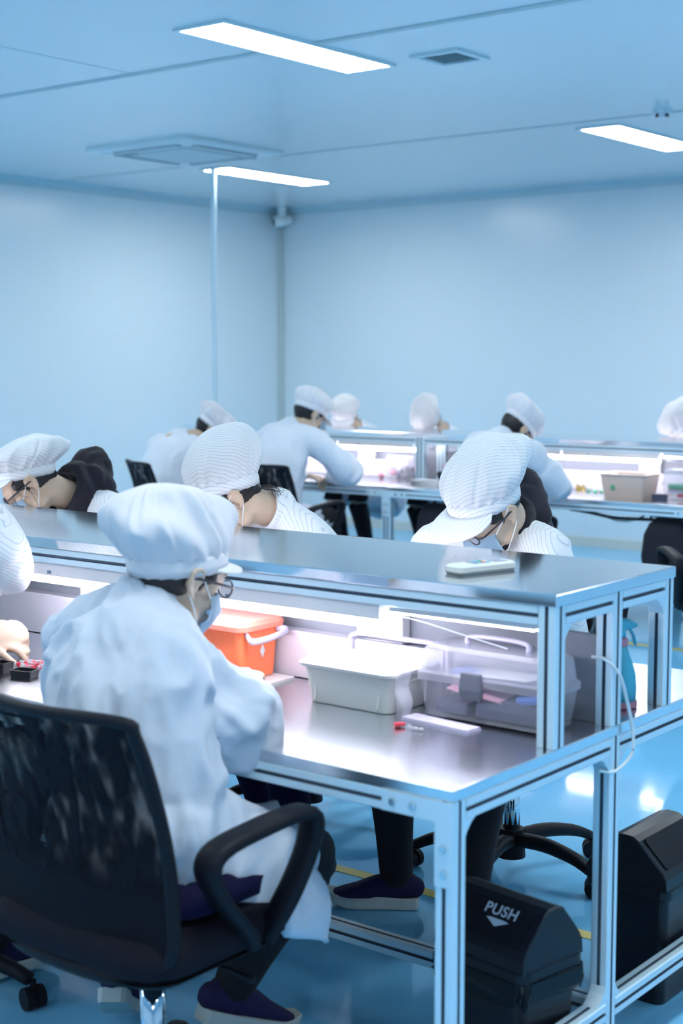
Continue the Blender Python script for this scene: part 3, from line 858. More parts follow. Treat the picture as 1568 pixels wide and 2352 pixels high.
for k in range(5):
    bm = nb(); box(bm, (-.10, -.07, 0), (.10, .07, .0055)); tag(obj('paper_sheet', bm, M_paper, loc=(-5.13, 7.38, TZ + k * .006), rot=(0, 0, R(4 * k - 8))), 'white paper sheet stacked at the left end of the back right bench', 'paper', 'paper stack by the back bench joint')
t = empty('pen_tray', (-3.585, 7.31, TZ), R(30), 'small dark tray between beige basket and clear tub', 'tray')
bm = nb(); loft_poly(bm, [(rrect(.04, .02, .004), 0), (rrect(.043, .023, .004), .03), (rrect(.039, .019, .004), .03), (rrect(.037, .017, .004), .004)]); obj('body', bm, M_darkitem, t)
bm = nb(); tube(bm, [(-4.05, 7.17, .685), (-3.93, 7.18, .672), (-3.80, 7.18, .655), (-3.66, 7.18, .655), (-3.45, 7.18, .662), (-3.33, 7.18, .68)], [.009] * 6, n=8); tag(obj('cable', bm, M_cableb, sm=True), 'black cable sagging under the back row bench', 'cable')
bm = nb(); tube(bm, [(-3.98, 7.20, .685), (-3.88, 7.21, .660), (-3.78, 7.21, .635), (-3.70, 7.21, .640), (-3.62, 7.20, .67)], [.006] * 5, n=8); tag(obj('cable', bm, M_cable, sm=True), 'pale cable looped under the back row bench below the black one', 'cable')

for (x, y, l, rz) in ((-3.47, 7.19, 'black bag hanging under the back bench below the clear tub', 4), (-4.96, 7.22, 'black bag hanging under the back bench near the joint between benches', -6)):
    t = empty('bag', (x, y, 0), R(rz), l, 'bag', 'black bags hanging under the back benches')
    bm = nb(); loft_poly(bm, [(rrect(.085, .045, .03), .30), (rrect(.115, .07, .04), .34), (rrect(.135, .08, .05), .46), (rrect(.125, .07, .045), .58), (rrect(.095, .05, .03), .645), (rrect(.07, .03, .02), .655)])
    obj('body', bm, M_hood, t, sm=True)
    for s in (-1, 1):
        bm = nb(); tube(bm, [(s * .07, 0, .64), (s * .10, 0, .67), (s * .085, 0, .688)], [(.004, .014)] * 3, (1, 0, 0), n=8); obj('strap', bm, M_cableb, t, sm=True)
    obj('top_band', bx((-.10, -.006, .672), (.10, .006, .684)), M_latch, t)
# waste bins
def waste_bin(loc, rz, label, push, bag=True, dz=0):
    t = empty('waste_bin', loc, R(rz), label, 'bin', 'black push lid waste bins')
    w, d = .122, .100
    t.scale = (1, .95, .93) if push else (1.0, 1.05, .93)
    bm = nb(); loft_poly(bm, [(rrect(w * .80, d * .80, .02), 0), (rrect(w * .84, d * .84, .02), .01), (rrect(w * .96, d * .96, .022), .285)]); obj('body', bm, M_blackgloss, t)
    bm = nb()
    for x in (-.04, .04):
        box(bm, (x - .012, -d * .9 - .002, .03), (x + .012, -d * .9 + .01, .22), Matrix.Rotation(-.06, 4, 'X'))
    bm2 = nb(); loft_poly(bm2, [(rrect(w, d, .024), .28), (rrect(w * 1.04, d * 1.04, .026), .285), (rrect(w * 1.04, d * 1.04, .026), .305), (rrect(w, d, .024), .309)]); bm.free()
    obj('rim', bm2, M_blackgloss, t)
    # gabled lid
    prof = [(-.100, .308), (-.098, .335), (-.090, .352), (-.030, .420), (-.016, .430), (.012, .432), (.034, .424), (.086, .360), (.097, .340), (.100, .308)]
    bm = nb(); rings = []
    for x, k in ((-w, .0), (-w + .003, .006), (w - .003, .006), (w, 0)):
        rings.append([bm.verts.new((x, y, z - (.004 if k == 0 else 0))) for y, z in prof])
    for a, b in zip(rings[:-1], rings[1:]):
        for i in range(len(prof) - 1): bm.faces.new((a[i], a[i + 1], b[i + 1], b[i]))
    bm.faces.new(rings[0]); bm.faces.new(rings[-1][::-1])
    L = obj('lid', bm, M_blackgloss, t, sm=False)
    ang = math.atan2(.068, .060)
    M = T(0, -.060, .3865) @ Matrix.Rotation(ang, 4, 'X')
    bm = nb(); prism(bm, rrect(.100, .044, .01), .0, .003, M); F = obj('push_flap', bm, M_black, L)
    if push:
        cu = bpy.data.curves.new('push_text', 'FONT'); cu.body = 'PUSH'; cu.size = .034; cu.align_x = 'CENTER'; cu.align_y = 'CENTER'; cu.extrude = .0004; cu.space_character = 1.1
        cu.offset = .0006
        to = bpy.data.objects.new('push_text', cu); COL.objects.link(to); cu.materials.append(M_push)
        dg = bpy.context.evaluated_depsgraph_get(); dg.update(); tm_ = bpy.data.meshes.new_from_object(to.evaluated_get(dg)); bpy.data.objects.remove(to)
        to = bpy.data.objects.new('push_text', tm_); COL.objects.link(to)
        to.parent = F; to.matrix_local = M @ T(.022, .022, .0035)
        bm = nb(); prism(bm, [(-.008, .002), (.022, -.014), (.052, .002), (.040, .004), (.004, .004)], .0031, .0037, M); obj('push_arrow', bm, M_push, F)
    if bag:
        bm = nb()
        pts = []
        for i in range(25):
            q = i / 24; x = (w + .006) if q < .5 else (w + .006) - (q - .5) * 2 * .20
            y = (-d + q * 2 * 2 * d) if q < .5 else d + .004
        ring = rrect(w * 1.03, d * 1.03, .026, 7); n = len(ring)
        rows = []
        for j, (z, k) in enumerate(((.284, 1.0), (.268, 1.03), (.250, 1.045), (.232, 1.01))):
            rr = []
            for i, (x, y) in enumerate(ring):
                q = k + .028 * math.sin(i * 2.3 + j * 1.7) + .018 * math.sin(i * 5.1 + j)
                rr.append(bm.verts.new((x * q, y * q, z + .012 * math.sin(i * 1.3 + 2 * j) * (j > 0))))
            rows.append(rr)
        for a, b in zip(rows[:-1], rows[1:]):
            for i in range(n): bm.faces.new((a[i], a[(i + 1) % n], b[(i + 1) % n], b[i]))
        bmesh.ops.solidify(bm, geom=bm.faces[:], thickness=.0015)
        obj('bin_bag', bm, M_bag, t, sm=False, label='crumpled dark bag edge')
    return t
waste_bin((-1.578, 2.560, 0), -9, 'black waste bin marked PUSH with crumpled bag under the near bench', True)
waste_bin((-1.560, 3.17, 0), 90, 'black waste bin at the right edge behind the middle bench leg', False, bag=False)

# ------------------------------------------------------------------ people
def V(*a): return Vector(a)
def head_frame(loc, yaw, pitch, roll=0):
    """yaw 0 = facing +Y, positive pitch = looking down."""
    return T(*loc) @ Matrix.Rotation(R(yaw), 4, 'Z') @ Matrix.Rotation(R(-pitch), 4, 'X') @ Matrix.Rotation(R(roll), 4, 'Y')

def add_head(bm, H, seg=3):
    ball(bm, (0, -.015, .030), (.075, .094, .084), H, seg)
    ball(bm, (0, .020, -.035), (.060, .064, .070), H, seg)
    ball(bm, (0, .045, .020), (.060, .052, .050), H, seg)
    ball(bm, (0, .066, -.088), (.022, .020, .018), H, 2)
    for s in (-1, 1):
        ball(bm, (s * .040, .056, -.028), (.020, .022, .020), H, 2)      # cheek
        ball(bm, (s * .052, .010, -.066), (.016, .034, .022), H, 2)      # jaw
        ball(bm, (s * .030, .084, .014), (.014, .010, .009), H, 2)       # eyelid
        ball(bm, (s * .028, .086, .034), (.020, .009, .006), H, 2)       # brow
        ball(bm, (s * .012, .096, -.040), (.008, .009, .006), H, 2)      # nostril
        # ear: rim, lobe and inner shell
        P = [H @ V(s * .074, .010, .004), H @ V(s * .083, .004, .024), H @ V(s * .088, -.014, .030), H @ V(s * .090, -.026, .016),
             H @ V(s * .086, -.024, -.006), H @ V(s * .080, -.010, -.026), H @ V(s * .074, .002, -.028)]
        tube(bm, [tuple(p) for p in P], [.0042, .0045, .0050, .0050, .0045, .0055, .0045], n=8, per=3)
        ball(bm, (s * .078, -.010, .0), (.005, .017, .024), H, 2)
        P = [H @ V(s * .079, .006, .010), H @ V(s * .083, -.008, .014), H @ V(s * .083, -.016, .002), H @ V(s * .079, -.010, -.012)]
        tube(bm, [tuple(p) for p in P], [.003] * 4, n=6, per=2)
    P = [H @ V(0, .088, .016), H @ V(0, .098, -.010), H @ V(0, .107, -.034)]
    tube(bm, [tuple(p) for p in P], [.007, .008, .011], n=10, per=3)
    ball(bm, (0, .086, -.058), (.022, .011, .0055), H, 2); ball(bm, (0, .084, -.068), (.018, .011, .006), H, 2)

def add_hand(bm, wrist, fwd, up, side, curl=.5, scale=1.0):
    """wrist point, finger direction, back-of-hand normal, side=+1 if the thumb lies on fwd x up side."""
    f = Vector(fwd).normalized(); u = Vector(up).normalized(); u = (u - f * u.dot(f)).normalized(); s = f.cross(u) * side
    W = Vector(wrist); k = scale
    P = lambda a, b, c: tuple(W + (f * a + s * b + u * c) * k)
    tube(bm, [P(-.01, 0, 0), P(.03, 0, .002), P(.075, -.002, .002), P(.088, -.002, .0)], [(.024 * k, .015 * k), (.034 * k, .015 * k), (.040 * k, .013 * k), (.038 * k, .010 * k)], tuple(s), n=14, per=3)
    for b, L, r in ((.030, .068, .0082), (.010, .077, .0085), (-.011, .072, .0082), (-.031, .056, .0072)):
        ang = 0; p = V(.078, b, 0); pts = [P(p.x, p.y, p.z)]
        for q, seg in enumerate((.45, .32, .23)):
            ang += curl * (0.75, 1.1, .8)[q]
            p = p + V(math.cos(ang), b * .35, -math.sin(ang)) * L * seg
            pts.append(P(p.x, p.y, p.z))
        tube(bm, pts, [r * k, r * k * .98, r * k * .9, r * k * .75], n=9, per=3)
    tube(bm, [P(.018, .022, -.004), P(.045, .044, -.012), P(.068, .052, -.022), P(.088, .048, -.032)], [.013 * k, .011 * k, .0095 * k, .0078 * k], n=9, per=3)

def cap(root, H, style, striped=True):
    """A soft bouffant cap: band, gathered crown and a curved brim, all in the head's frame."""
    mc = M_caps if striped else M_cap
    rootinv = root.matrix_basis.inverted()
    Hm = H @ T(0, -.008, style.get('up', .040)) @ Matrix.Rotation(R(style.get('tilt', -8)), 4, 'X')
    hx, hy = .083, .104
    seed = style.get('seed', 1); hgt = style.get('h', .125); wid = style.get('w', 1.32); bk = style.get('back', .03); sd = style.get('side', 0)
    fold = style.get('fold', .010)
    NT, NS = 180, 44
    bm = nb(); rows = []
    for j in range(NS + 1):
        s = j / NS
        ph0 = -math.acos(1 / wid); ph = ph0 + (PI / 2 - ph0) * s
        pw = style.get('pw', .88)
        pr = wid * max(math.cos(ph), 0) ** pw * (1 if ph > 0 else (1 / (wid * math.cos(ph0) ** pw)) ** (ph / ph0))
        z = .016 + hgt * (math.sin(ph) - math.sin(ph0)) / (1 - math.sin(ph0))
        shift = math.sin(min(s, .8) / .8 * PI / 2) ** 1.5
        row = []
        for i in range(NT):
            th = 2 * PI * i / NT
            c, sn = math.cos(th), math.sin(th)
            p3 = Vector((c * 1.3 * pr, sn * 1.3 * pr, z * 9 + seed * 4.7))
            pleat = math.sin(th * 19 + 2.5 * noise.noise(p3)) * .0045 * math.exp(-s * 7)
            lump = noise.noise(p3 * .95) * fold * 1.5 * min(1, s * 3.5)
            ridg = (1 - abs(noise.noise(Vector((c * 3.0, sn * 3.0, z * 6 + seed))) * 2.5)) * fold * .75 * min(1, s * 3) * (1 - s * .5)
            for a0 in (0.35, 1.57, 2.8, 4.4, 5.4):
                dth = (th - a0 - seed * .37 + PI) % (2 * PI) - PI
                ridg -= .0065 * math.exp(-(dth / .045) ** 2) * min(1, s * 4) * (1 - s) ** .4
            rad = pleat + lump + ridg
            x = c * (hx * pr + rad) + sd * shift
            y = sn * (hy * (pr * .94 + .06) + rad) - bk * shift
            zz = z + lump * .5 - style.get('sag', 0) * shift * (max(0, -sn) ** 1.5)
            row.append(bm.verts.new((x, y, zz)))
        rows.append(row)
    for a, b in zip(rows[:-1], rows[1:]):
        for i in range(NT): bm.faces.new((a[i], a[(i + 1) % NT], b[(i + 1) % NT], b[i]))
    bm.faces.new(rows[-1])
    M = rootinv @ Hm
    o = obj('cap', bm, mc, root, sm=True)
    o.matrix_local = M
    # band
    bm = nb(); NB = 64; rr = []
    for k, z in ((1.0, -.012), (1.03, -.014), (1.045, .002), (1.045, .018), (1.02, .024), (.98, .020)):
        rr.append([bm.verts.new((hx * k * math.cos(2 * PI * i / NB), hy * k * math.sin(2 * PI * i / NB), z + .0012 * math.sin(i * 2.1))) for i in range(NB)])
    for a, b in zip(rr[:-1], rr[1:]):
        for i in range(NB): bm.faces.new((a[i], a[(i + 1) % NB], b[(i + 1) % NB], b[i]))
    obj('cap_band', bm, mc, o, sm=True)
    # brim
    if style.get('brim', .065):
        bm = nb(); L = style.get('brim', .065); A = 1.15; NA, NR = 30, 6; g = []
        for k in range(2):
            gg = []
            for j in range(NR + 1):
                q = j / NR; row = []
                for i in range(NA + 1):
                    a = -A + 2 * A * i / NA
                    ext = L * max(math.cos(a / A * PI / 2), 0) ** .55 * q
                    ang = a
                    x = math.sin(ang) * (hx * 1.03 + ext * .75); y = math.cos(ang) * (hy * 1.03 + ext)
                    z = -.006 - ext * style.get('droop', .42) - .14 * ext * abs(math.sin(ang)) - .0035 * k
                    row.append(bm.verts.new((x, y, z)))
                gg.append(row)
            g.append(gg)
        for k in range(2):
            for j in range(NR):
                for i in range(NA):
                    f = (g[k][j][i], g[k][j][i + 1], g[k][j + 1][i + 1], g[k][j + 1][i]); bm.faces.new(f if k else f[::-1])
        for i in range(NA): bm.faces.new((g[0][NR][i], g[0][NR][i + 1], g[1][NR][i + 1], g[1][NR][i]))
        for i in range(NA): bm.faces.new((g[0][0][i], g[0][0][i + 1], g[1][0][i + 1], g[1][0][i]))
        for j in range(NR):
            bm.faces.new((g[0][j][0], g[0][j + 1][0], g[1][j + 1][0], g[1][j][0])); bm.faces.new((g[0][j][NA], g[0][j + 1][NA], g[1][j + 1][NA], g[1][j][NA]))
        obj('cap_brim', bm, M_capv if striped else M_cap, o, sm=True)
    return o

def mask(root, H):
    bm = nb(); NA, NZ = 24, 10; g = []
    for j in range(NZ + 1):
        q = j / NZ; z = -.006 - q * .098; row = []
        for i in range(NA + 1):
            a = -1.15 + 2.3 * i / NA
            rx = .066 + .004 * math.sin(q * PI); ry = .070 + .012 * math.sin(q * PI) + .022 * math.exp(-(a / .32) ** 2) * math.exp(-((q - .30) / .35) ** 2)
            zz = z + .010 * (a / 1.15) ** 2 * (1 - 2 * q) * -1
            k = 1 - .16 * max(0, q - .6) / .4
            pleat = .0018 * (1 if (j % 3) == 1 else 0)
            row.append(bm.verts.new((math.sin(a) * rx * k, .024 + math.cos(a) * (ry + pleat) * k, zz)))
        g.append(row)
    for j in range(NZ):
        for i in range(NA): bm.faces.new((g[j][i], g[j + 1][i], g[j + 1][i + 1], g[j][i + 1]))
    bmesh.ops.solidify(bm, geom=bm.faces[:], thickness=.002)
    o = obj('face_mask', bm, M_mask, root, sm=True); o.matrix_local = root.matrix_basis.inverted() @ H
    for s in (-1, 1):
        bm = nb(); tube(bm, [(s * .062, .050, -.020), (s * .076, .020, .004), (s * .084, .0, .020), (s * .088, -.016, .032)], [.0017] * 4, n=6, per=3)
        tube(bm, [(s * .056, .046, -.092), (s * .072, .018, -.060), (s * .080, -.004, -.036), (s * .082, -.016, -.022)], [.0017] * 4, n=6, per=3)
        obj('ear_loop', bm, M_maskw, o, sm=True)

def glasses(root, H):
    bm = nb()
    for s in (-1, 1):
        pts = [(s * .033 + .024 * math.cos(a), .104 - .004 * abs(math.cos(a)), .006 + .018 * math.sin(a)) for a in np.linspace(0, 2 * PI, 17)]
        tube(bm, pts, [.0018] * 17, n=6, per=1)
        tube(bm, [(s * .057, .100, .010), (s * .072, .085, .012), (s * .084, .02, .012), (s * .084, -.012, .010), (s * .080, -.022, -.004)], [.0022, .0026, .0026, .0024, .0022], n=6, per=3)
    tube(bm, [(-.009, .106, .010), (0, .109, .013), (.009, .106, .010)], [.0018] * 3, n=6, per=2)
    o = obj('spectacles', bm, M_glass, root, sm=True); o.matrix_local = root.matrix_basis.inverted() @ H
    for s in (-1, 1):
        bm = nb(); ball(bm, (s * .033, .103, .006), (.022, .0012, .016)); obj('spectacle_lens', bm, M_clear, o, sm=True)

def hair(root, H, strands=0, bun=False, vox=.006, seed=3):
    bm = nb()
    ball(bm, (0, -.028, .034), (.0800, .088, .088), H, 3)
    ball(bm, (0, -.066, -.014), (.048, .030, .038), H, 3)
    for s in (-1, 1):
        ball(bm, (s * .058, -.044, .012), (.014, .026, .028), H, 2)
        ball(bm, (s * .067, .026, .028), (.012, .030, .026), H, 2)
        ball(bm, (s * .070, .014, .004), (.006, .007, .020), H, 2)
    if bun: ball(bm, (0, -.115, -.005), (.035, .035, .035), H, 3)
    rg = lambda co, no: np.array([.0006 * math.sin(60 * noise.noise(Vector(c) * 9)) for c in co])
    o = baked(bm, vox, M_hair, 'hair', root, 3, rg)
    if strands:
        rnd = random.Random(seed); inv = root.matrix_basis.inverted()
        bm = nb()
        for k in range(strands):
            s = strands > 0 and (1 if rnd.random() < .5 else -1)
            x0 = s * rnd.uniform(.066, .076); y0 = rnd.uniform(.0, .066); z0 = rnd.uniform(.02, .045)
            Lh = rnd.uniform(.05, .12)
            pts = [inv @ (H @ V(x0, y0, z0)), inv @ (H @ V(x0 * 1.06, y0 + rnd.uniform(-.0, .02), z0 - Lh * .5)), inv @ (H @ V(x0 * rnd.uniform(.9, 1.1), y0 + rnd.uniform(-.01, .03), z0 - Lh))]
            tube(bm, [tuple(p) for p in pts], [.0008, .0007, .0004], n=4, per=4)
        for k in range(strands // 2):
            a = rnd.uniform(-.9, .9)
            pts = [inv @ (H @ V(math.sin(a) * .05, -.085, -.03)), inv @ (H @ V(math.sin(a) * .06, -.105 - rnd.uniform(0, .02), -.055)), inv @ (H @ V(math.sin(a) * .065, -.10 - rnd.uniform(0, .04), -.085))]
            tube(bm, [tuple(p) for p in pts], [.0009, .0008, .0004], n=4, per=3)
        obj('hair_strands', bm, M_hair, o, sm=True)['kind'] = 'stuff'
    return o

def shoe(root, ankle, toe_dir, pitch=0, L=.262):
    """pitch>0: heel raised. ankle point sits .085 above the sole at the heel."""
    d = Vector((toe_dir[0], toe_dir[1], 0)).normalized()
    yaw = math.atan2(-d.x, d.y)
    M = T(*ankle) @ Matrix.Rotation(yaw, 4, 'Z') @ Matrix.Rotation(R(-pitch), 4, 'X') @ T(0, 0, -.085)
    M = root.matrix_basis.inverted() @ M
    # plan outline of the sole
    prof = [(-.062, .020), (-.055, .030), (-.02, .034), (.03, .032), (.09, .040), (.135, .042), (.17, .034), (.190, .018)]
    def outline(k, dz=0):
        r = [(w * k, y) for y, w in prof]; l = [(-w * k, y) for y, w in prof]
        return r + l[::-1]
    bm = nb()
    lv = [(outline(.96), .0), (outline(1.02), .006), (outline(1.04), .024), (outline(.97), .027)]
    rings = []
    for poly, z in lv:
        rings.append([bm.verts.new((x, y, z + (max(0, y - .11) ** 2) * 3.0 + (.004 if y < 0 and z > .01 else 0))) for x, y in poly])
    n = len(rings[0])
    for a, b in zip(rings[:-1], rings[1:]):
        for i in range(n): bm.faces.new((a[i], a[(i + 1) % n], b[(i + 1) % n], b[i]))
    bm.faces.new(rings[0][::-1]); bm.faces.new(rings[-1])
    bm2 = nb()
    tube(bm2, [(0, -.050, .055), (0, -.012, .058), (0, .045, .053), (0, .10, .042), (0, .15, .034), (0, .180, .030)],
         [(.026, .030), (.034, .040), (.034, .034), (.040, .022), (.037, .014), (.024, .008)], (1, 0, 0), n=18, per=4, sq=2.4)
    ball(bm2, (0, -.018, .075), (.034, .040, .024))
    o = obj('shoe', bm2, M_shoe, root, sm=True); o.matrix_local = M
    obj('sole', bm, M_sole, o, sm=False, label='pale rubber sole')

def person(name_label, base, fac, J, Hd, capst, striped=True, coatm=None, vox=.006, cvox=.008, trouser=None, hood=False, specs=False, strands=0, seed=1,
           curl=.6, creases=(), sleeve=(.070, .066, .058), torso=1.0, amp=.006, skirt=True, bun=False, collar=True, toes=None, face=True, shoes=True, pitches=(0, 0), hem=(), tr=1.0, skend=.86):
    """J: joints in world coordinates; fac: facing unit vector (x, y); Hd: head (loc, yaw, pitch, roll)."""
    root = empty('person', (base[0], base[1], 0), 0, name_label, 'person')
    H = head_frame(*Hd)
    f = Vector((fac[0], fac[1], 0)).normalized(); r = Vector((f.y, -f.x, 0))      # r: the person's right side
    g = {k: Vector(v) for k, v in J.items()}
    pel, nk = g['pelvis'], g['neck']
    sh = [g['shL'], g['shR']]; el = [g['elL'], g['elR']]; wr = [g['wrL'], g['wrR']]; kn = [g['knL'], g['knR']]; an = [g['anL'], g['anR']]
    hipc = [pel - r * .085, pel + r * .085]
    lat = tuple((sh[1] - sh[0]).normalized())
    mid = pel.lerp(nk, .5) - f * g.get('hunch', Vector((.035, 0, 0))).x
    mid2 = pel.lerp(nk, .80) - f * .035
    # body: one continuous surface
    bm = nb()
    add_head(bm, H, 3)
    hb = H @ V(0, -.035, -.055)
    tube(bm, [tuple(nk - (hb - nk) * .25), tuple(nk.lerp(hb, .5)), tuple(hb)], [.058, .053, .056], n=16, per=4)
    tube(bm, [tuple(pel - V(0, 0, .03)), tuple(pel.lerp(mid, .5)), tuple(mid), tuple(mid2), tuple(nk - (nk - mid2) * .12)], [(.155, .105), (.135, .095), (.140, .10), (.135, .085), (.06, .05)], lat, n=20, per=4)
    for s in (0, 1):
        tube(bm, [tuple(nk.lerp(sh[s], .3)), tuple(sh[s]), tuple(sh[s].lerp(el[s], .5)), tuple(el[s]), tuple(el[s].lerp(wr[s], .35)), tuple(wr[s])],
             [.036, .046, .040, .038, .036, .025], n=12, per=4)
        fw = (wr[s] - el[s]).normalized()
        hf = J.get('hfL' if s == 0 else 'hfR'); fw2 = Vector(hf).normalized() if hf else (fw + V(0, 0, -.15)).normalized()
        add_hand(bm, wr[s] + fw2 * .012, fw2, J.get('upL' if s == 0 else 'upR', (0, 0, 1)), -1 if s == 1 else 1, curl)
        tube(bm, [tuple(hipc[s]), tuple(hipc[s].lerp(kn[s], .5)), tuple(kn[s]), tuple(kn[s].lerp(an[s], .35)), tuple(an[s])], [.080, .070, .054, .050, .034], n=14, per=4)
        td = Vector(toes[s]).normalized() if toes else f
        tube(bm, [tuple(an[s]), tuple(an[s] + V(0, 0, -.015)), tuple(an[s] + V(td.x * .02, td.y * .02, -.03))], [.032, .026, .018], n=12, per=3)
    baked(bm, vox, M_skin, 'body', root, 3)
    # trousers and shoes
    tm = trouser or M_trouser
    for s in (0, 1):
        bm = nb()
        tube(bm, [tuple(hipc[s]), tuple(hipc[s].lerp(kn[s], .5)), tuple(kn[s]), tuple(kn[s].lerp(an[s], .3)), tuple(kn[s].lerp(an[s], .7)), tuple(an[s].lerp(kn[s], .02))],
             [.092 * tr, .083 * tr, .068 * tr, .066, .052, .046], n=20, per=5)
        obj('trouser_leg', bm, tm, root, sm=True).data.transform(root.matrix_basis.inverted())
        if shoes: shoe(root, tuple(an[s]), toes[s] if toes else f, pitches[s])
    # coat
    k = torso
    bm = nb()
    tube(bm, [tuple(pel - V(0, 0, .06)), tuple(pel.lerp(mid, .5)), tuple(mid), tuple(mid2), tuple(nk - (nk - mid2) * .15)],
         [(.195 * k, .140 * k), (.178 * k, .125 * k), (.180 * k, .130 * k), (.172 * k, .112 * k), (.085, .070)], lat, n=26, per=5)
    for s in (0, 1):
        tube(bm, [tuple(nk.lerp(sh[s], .35)), tuple(sh[s]), tuple(sh[s].lerp(el[s], .5)), tuple(el[s]), tuple(el[s].lerp(wr[s], .5)), tuple(wr[s] - (wr[s] - el[s]).normalized() * .02)],
             [.066, sleeve[0], sleeve[0] * .98, sleeve[1], sleeve[2] * 1.06, sleeve[2] * .66], n=16, per=5)
        if skirt:
            tube(bm, [tuple(hipc[s] - f * .03), tuple(hipc[s].lerp(kn[s], .5)), tuple(hipc[s].lerp(kn[s], skend))], [.108, .092, .080], n=18, per=4)
    if collar:
        hb2 = nk.lerp(hb, .40)
        tube(bm, [tuple(nk - (hb - nk) * .1), tuple(hb2)], [.078, .066], n=18, per=3, cap='flat')
    for pts, rad in hem:
        tube(bm, pts, rad, lat, n=14, per=5)
    cr = list(creases)
    rnd = random.Random(seed)
    for s in (0, 1):   # radiating creases at elbow and armpit
        for q in range(7):
            c = el[s]; a = rnd.uniform(0, 6.28); dv = Vector((math.cos(a), math.sin(a), rnd.uniform(-.6, .6))).normalized()
            off = V(rnd.uniform(-.05, .05), rnd.uniform(-.05, .05), rnd.uniform(-.03, .05))
            cr.append((tuple(c + off - dv * .05), tuple(c + off + dv * .06), .009, .0055 * rnd.choice((-1, 1, 1))))
        ap = sh[s].lerp(mid, .3)
        for q in range(6):
            dv = ((mid - sh[s]).normalized() + V(rnd.uniform(-.7, .7), rnd.uniform(-.7, .7), rnd.uniform(-.5, .5))).normalized()
            off = V(rnd.uniform(-.06, .06), rnd.uniform(-.06, .06), rnd.uniform(-.05, .05))
            cr.append((tuple(ap + off - dv * .08), tuple(ap + off + dv * .10), .011, .006 * rnd.choice((-1, 1))))
    ct = baked(bm, cvox, coatm or (M_coats if striped else M_coat), 'coat', root, 5, fold_disp(amp, 10, tuple((nk - pel).normalized()), .45, seed, cr))
    if collar:
        bm = nb(); ax = (hb - nk).normalized(); ringp = []
        e1 = Vector(lat); e1 = (e1 - ax * e1.dot(ax)).normalized(); e2 = ax.cross(e1)
        fr = f.dot(e2) > 0
        c0 = nk.lerp(hb, .34)
        for i in range(15):
            a = 2 * PI * (i / 14) * .88 + 2 * PI * .06 + (PI / 2 if fr else -PI / 2)
            ringp.append(tuple(c0 + e1 * math.cos(a) * .068 + e2 * math.sin(a) * .068))
        tube(bm, ringp, [(.020, .0045)] * 15, tuple(ax), n=8, per=2, cap='flat')
        o = obj('collar', bm, coatm or (M_coats if striped else M_coat), ct, sm=True)
        o.data.transform(root.matrix_basis.inverted())
    if hood:
        bm = nb(); ax = (hb - nk).normalized(); bkd = (-f + V(0, 0, .55)).normalized()
        c0 = nk.lerp(hb, .25)
        rp = []
        e1 = r; e2 = ax.cross(e1)
        for i in range(13):
            a = 2 * PI * i / 12
            rp.append(tuple(c0 + e1 * math.cos(a) * .080 + e2 * math.sin(a) * .084 + bkd * (.020 if e2.dot(f) * math.sin(a) < 0 else 0)))
        tube(bm, rp, [(.045, .026)] * 13, tuple(ax), n=12, per=2)
        for q in (-1, 0, 1):
            ball(bm, tuple(c0 + bkd * .085 + r * .045 * q), (.062, .062, .070), None, 3)
        tube(bm, [tuple(c0 + bkd * .10 + r * .09 + V(0, 0, -.02)), tuple(c0 + bkd * .13 + V(0, 0, .065)), tuple(c0 + bkd * .10 - r * .09 + V(0, 0, -.02))], [.035, .045, .035], n=12, per=4)
        ball(bm, tuple(c0 + bkd * .02 + V(0, 0, -.03) - f * .09), (.12, .085, .07), None, 3)
        baked(bm, .007, M_hood, 'hood', root, 5, fold_disp(.008, 12, (0, 0, 1), .5, seed + 3, ()))
    hair(root, H, strands, bun, seed=seed)
    cap(root, H, dict(capst, seed=seed), striped)
    if face: mask(root, H)
    if specs: glasses(root, H)
    return root

def seated(base, fac, neck, head, spread=.11, knee=.44, pel=None, elbow=(.25, .22, .80), wrist=(.10, .40, .79), sw=.165, foot=.30):
    """Default joints of somebody sitting at a bench: base = floor point under the pelvis."""
    f = Vector((fac[0], fac[1], 0)).normalized(); r = Vector((f.y, -f.x, 0)); b = Vector((base[0], base[1], 0)); n = Vector(neck)
    P = lambda a, c, z: tuple(b + r * a + f * c + V(0, 0, z))
    nf = (n - b).dot(f)
    return dict(pelvis=P(0, 0, .56) if pel is None else pel, neck=tuple(n), shL=tuple(n - r * sw + V(0, 0, -.055)), shR=tuple(n + r * sw + V(0, 0, -.055)),
                elL=P(-elbow[0], elbow[1] + nf * .3, elbow[2]), elR=P(elbow[0], elbow[1] + nf * .3, elbow[2]), wrL=P(-wrist[0], wrist[1] + nf * .3, wrist[2]), wrR=P(wrist[0], wrist[1] + nf * .3, wrist[2]),
                knL=P(-spread, knee, .53), knR=P(spread, knee, .53), anL=P(-spread, foot, .10), anR=P(spread, foot, .10))

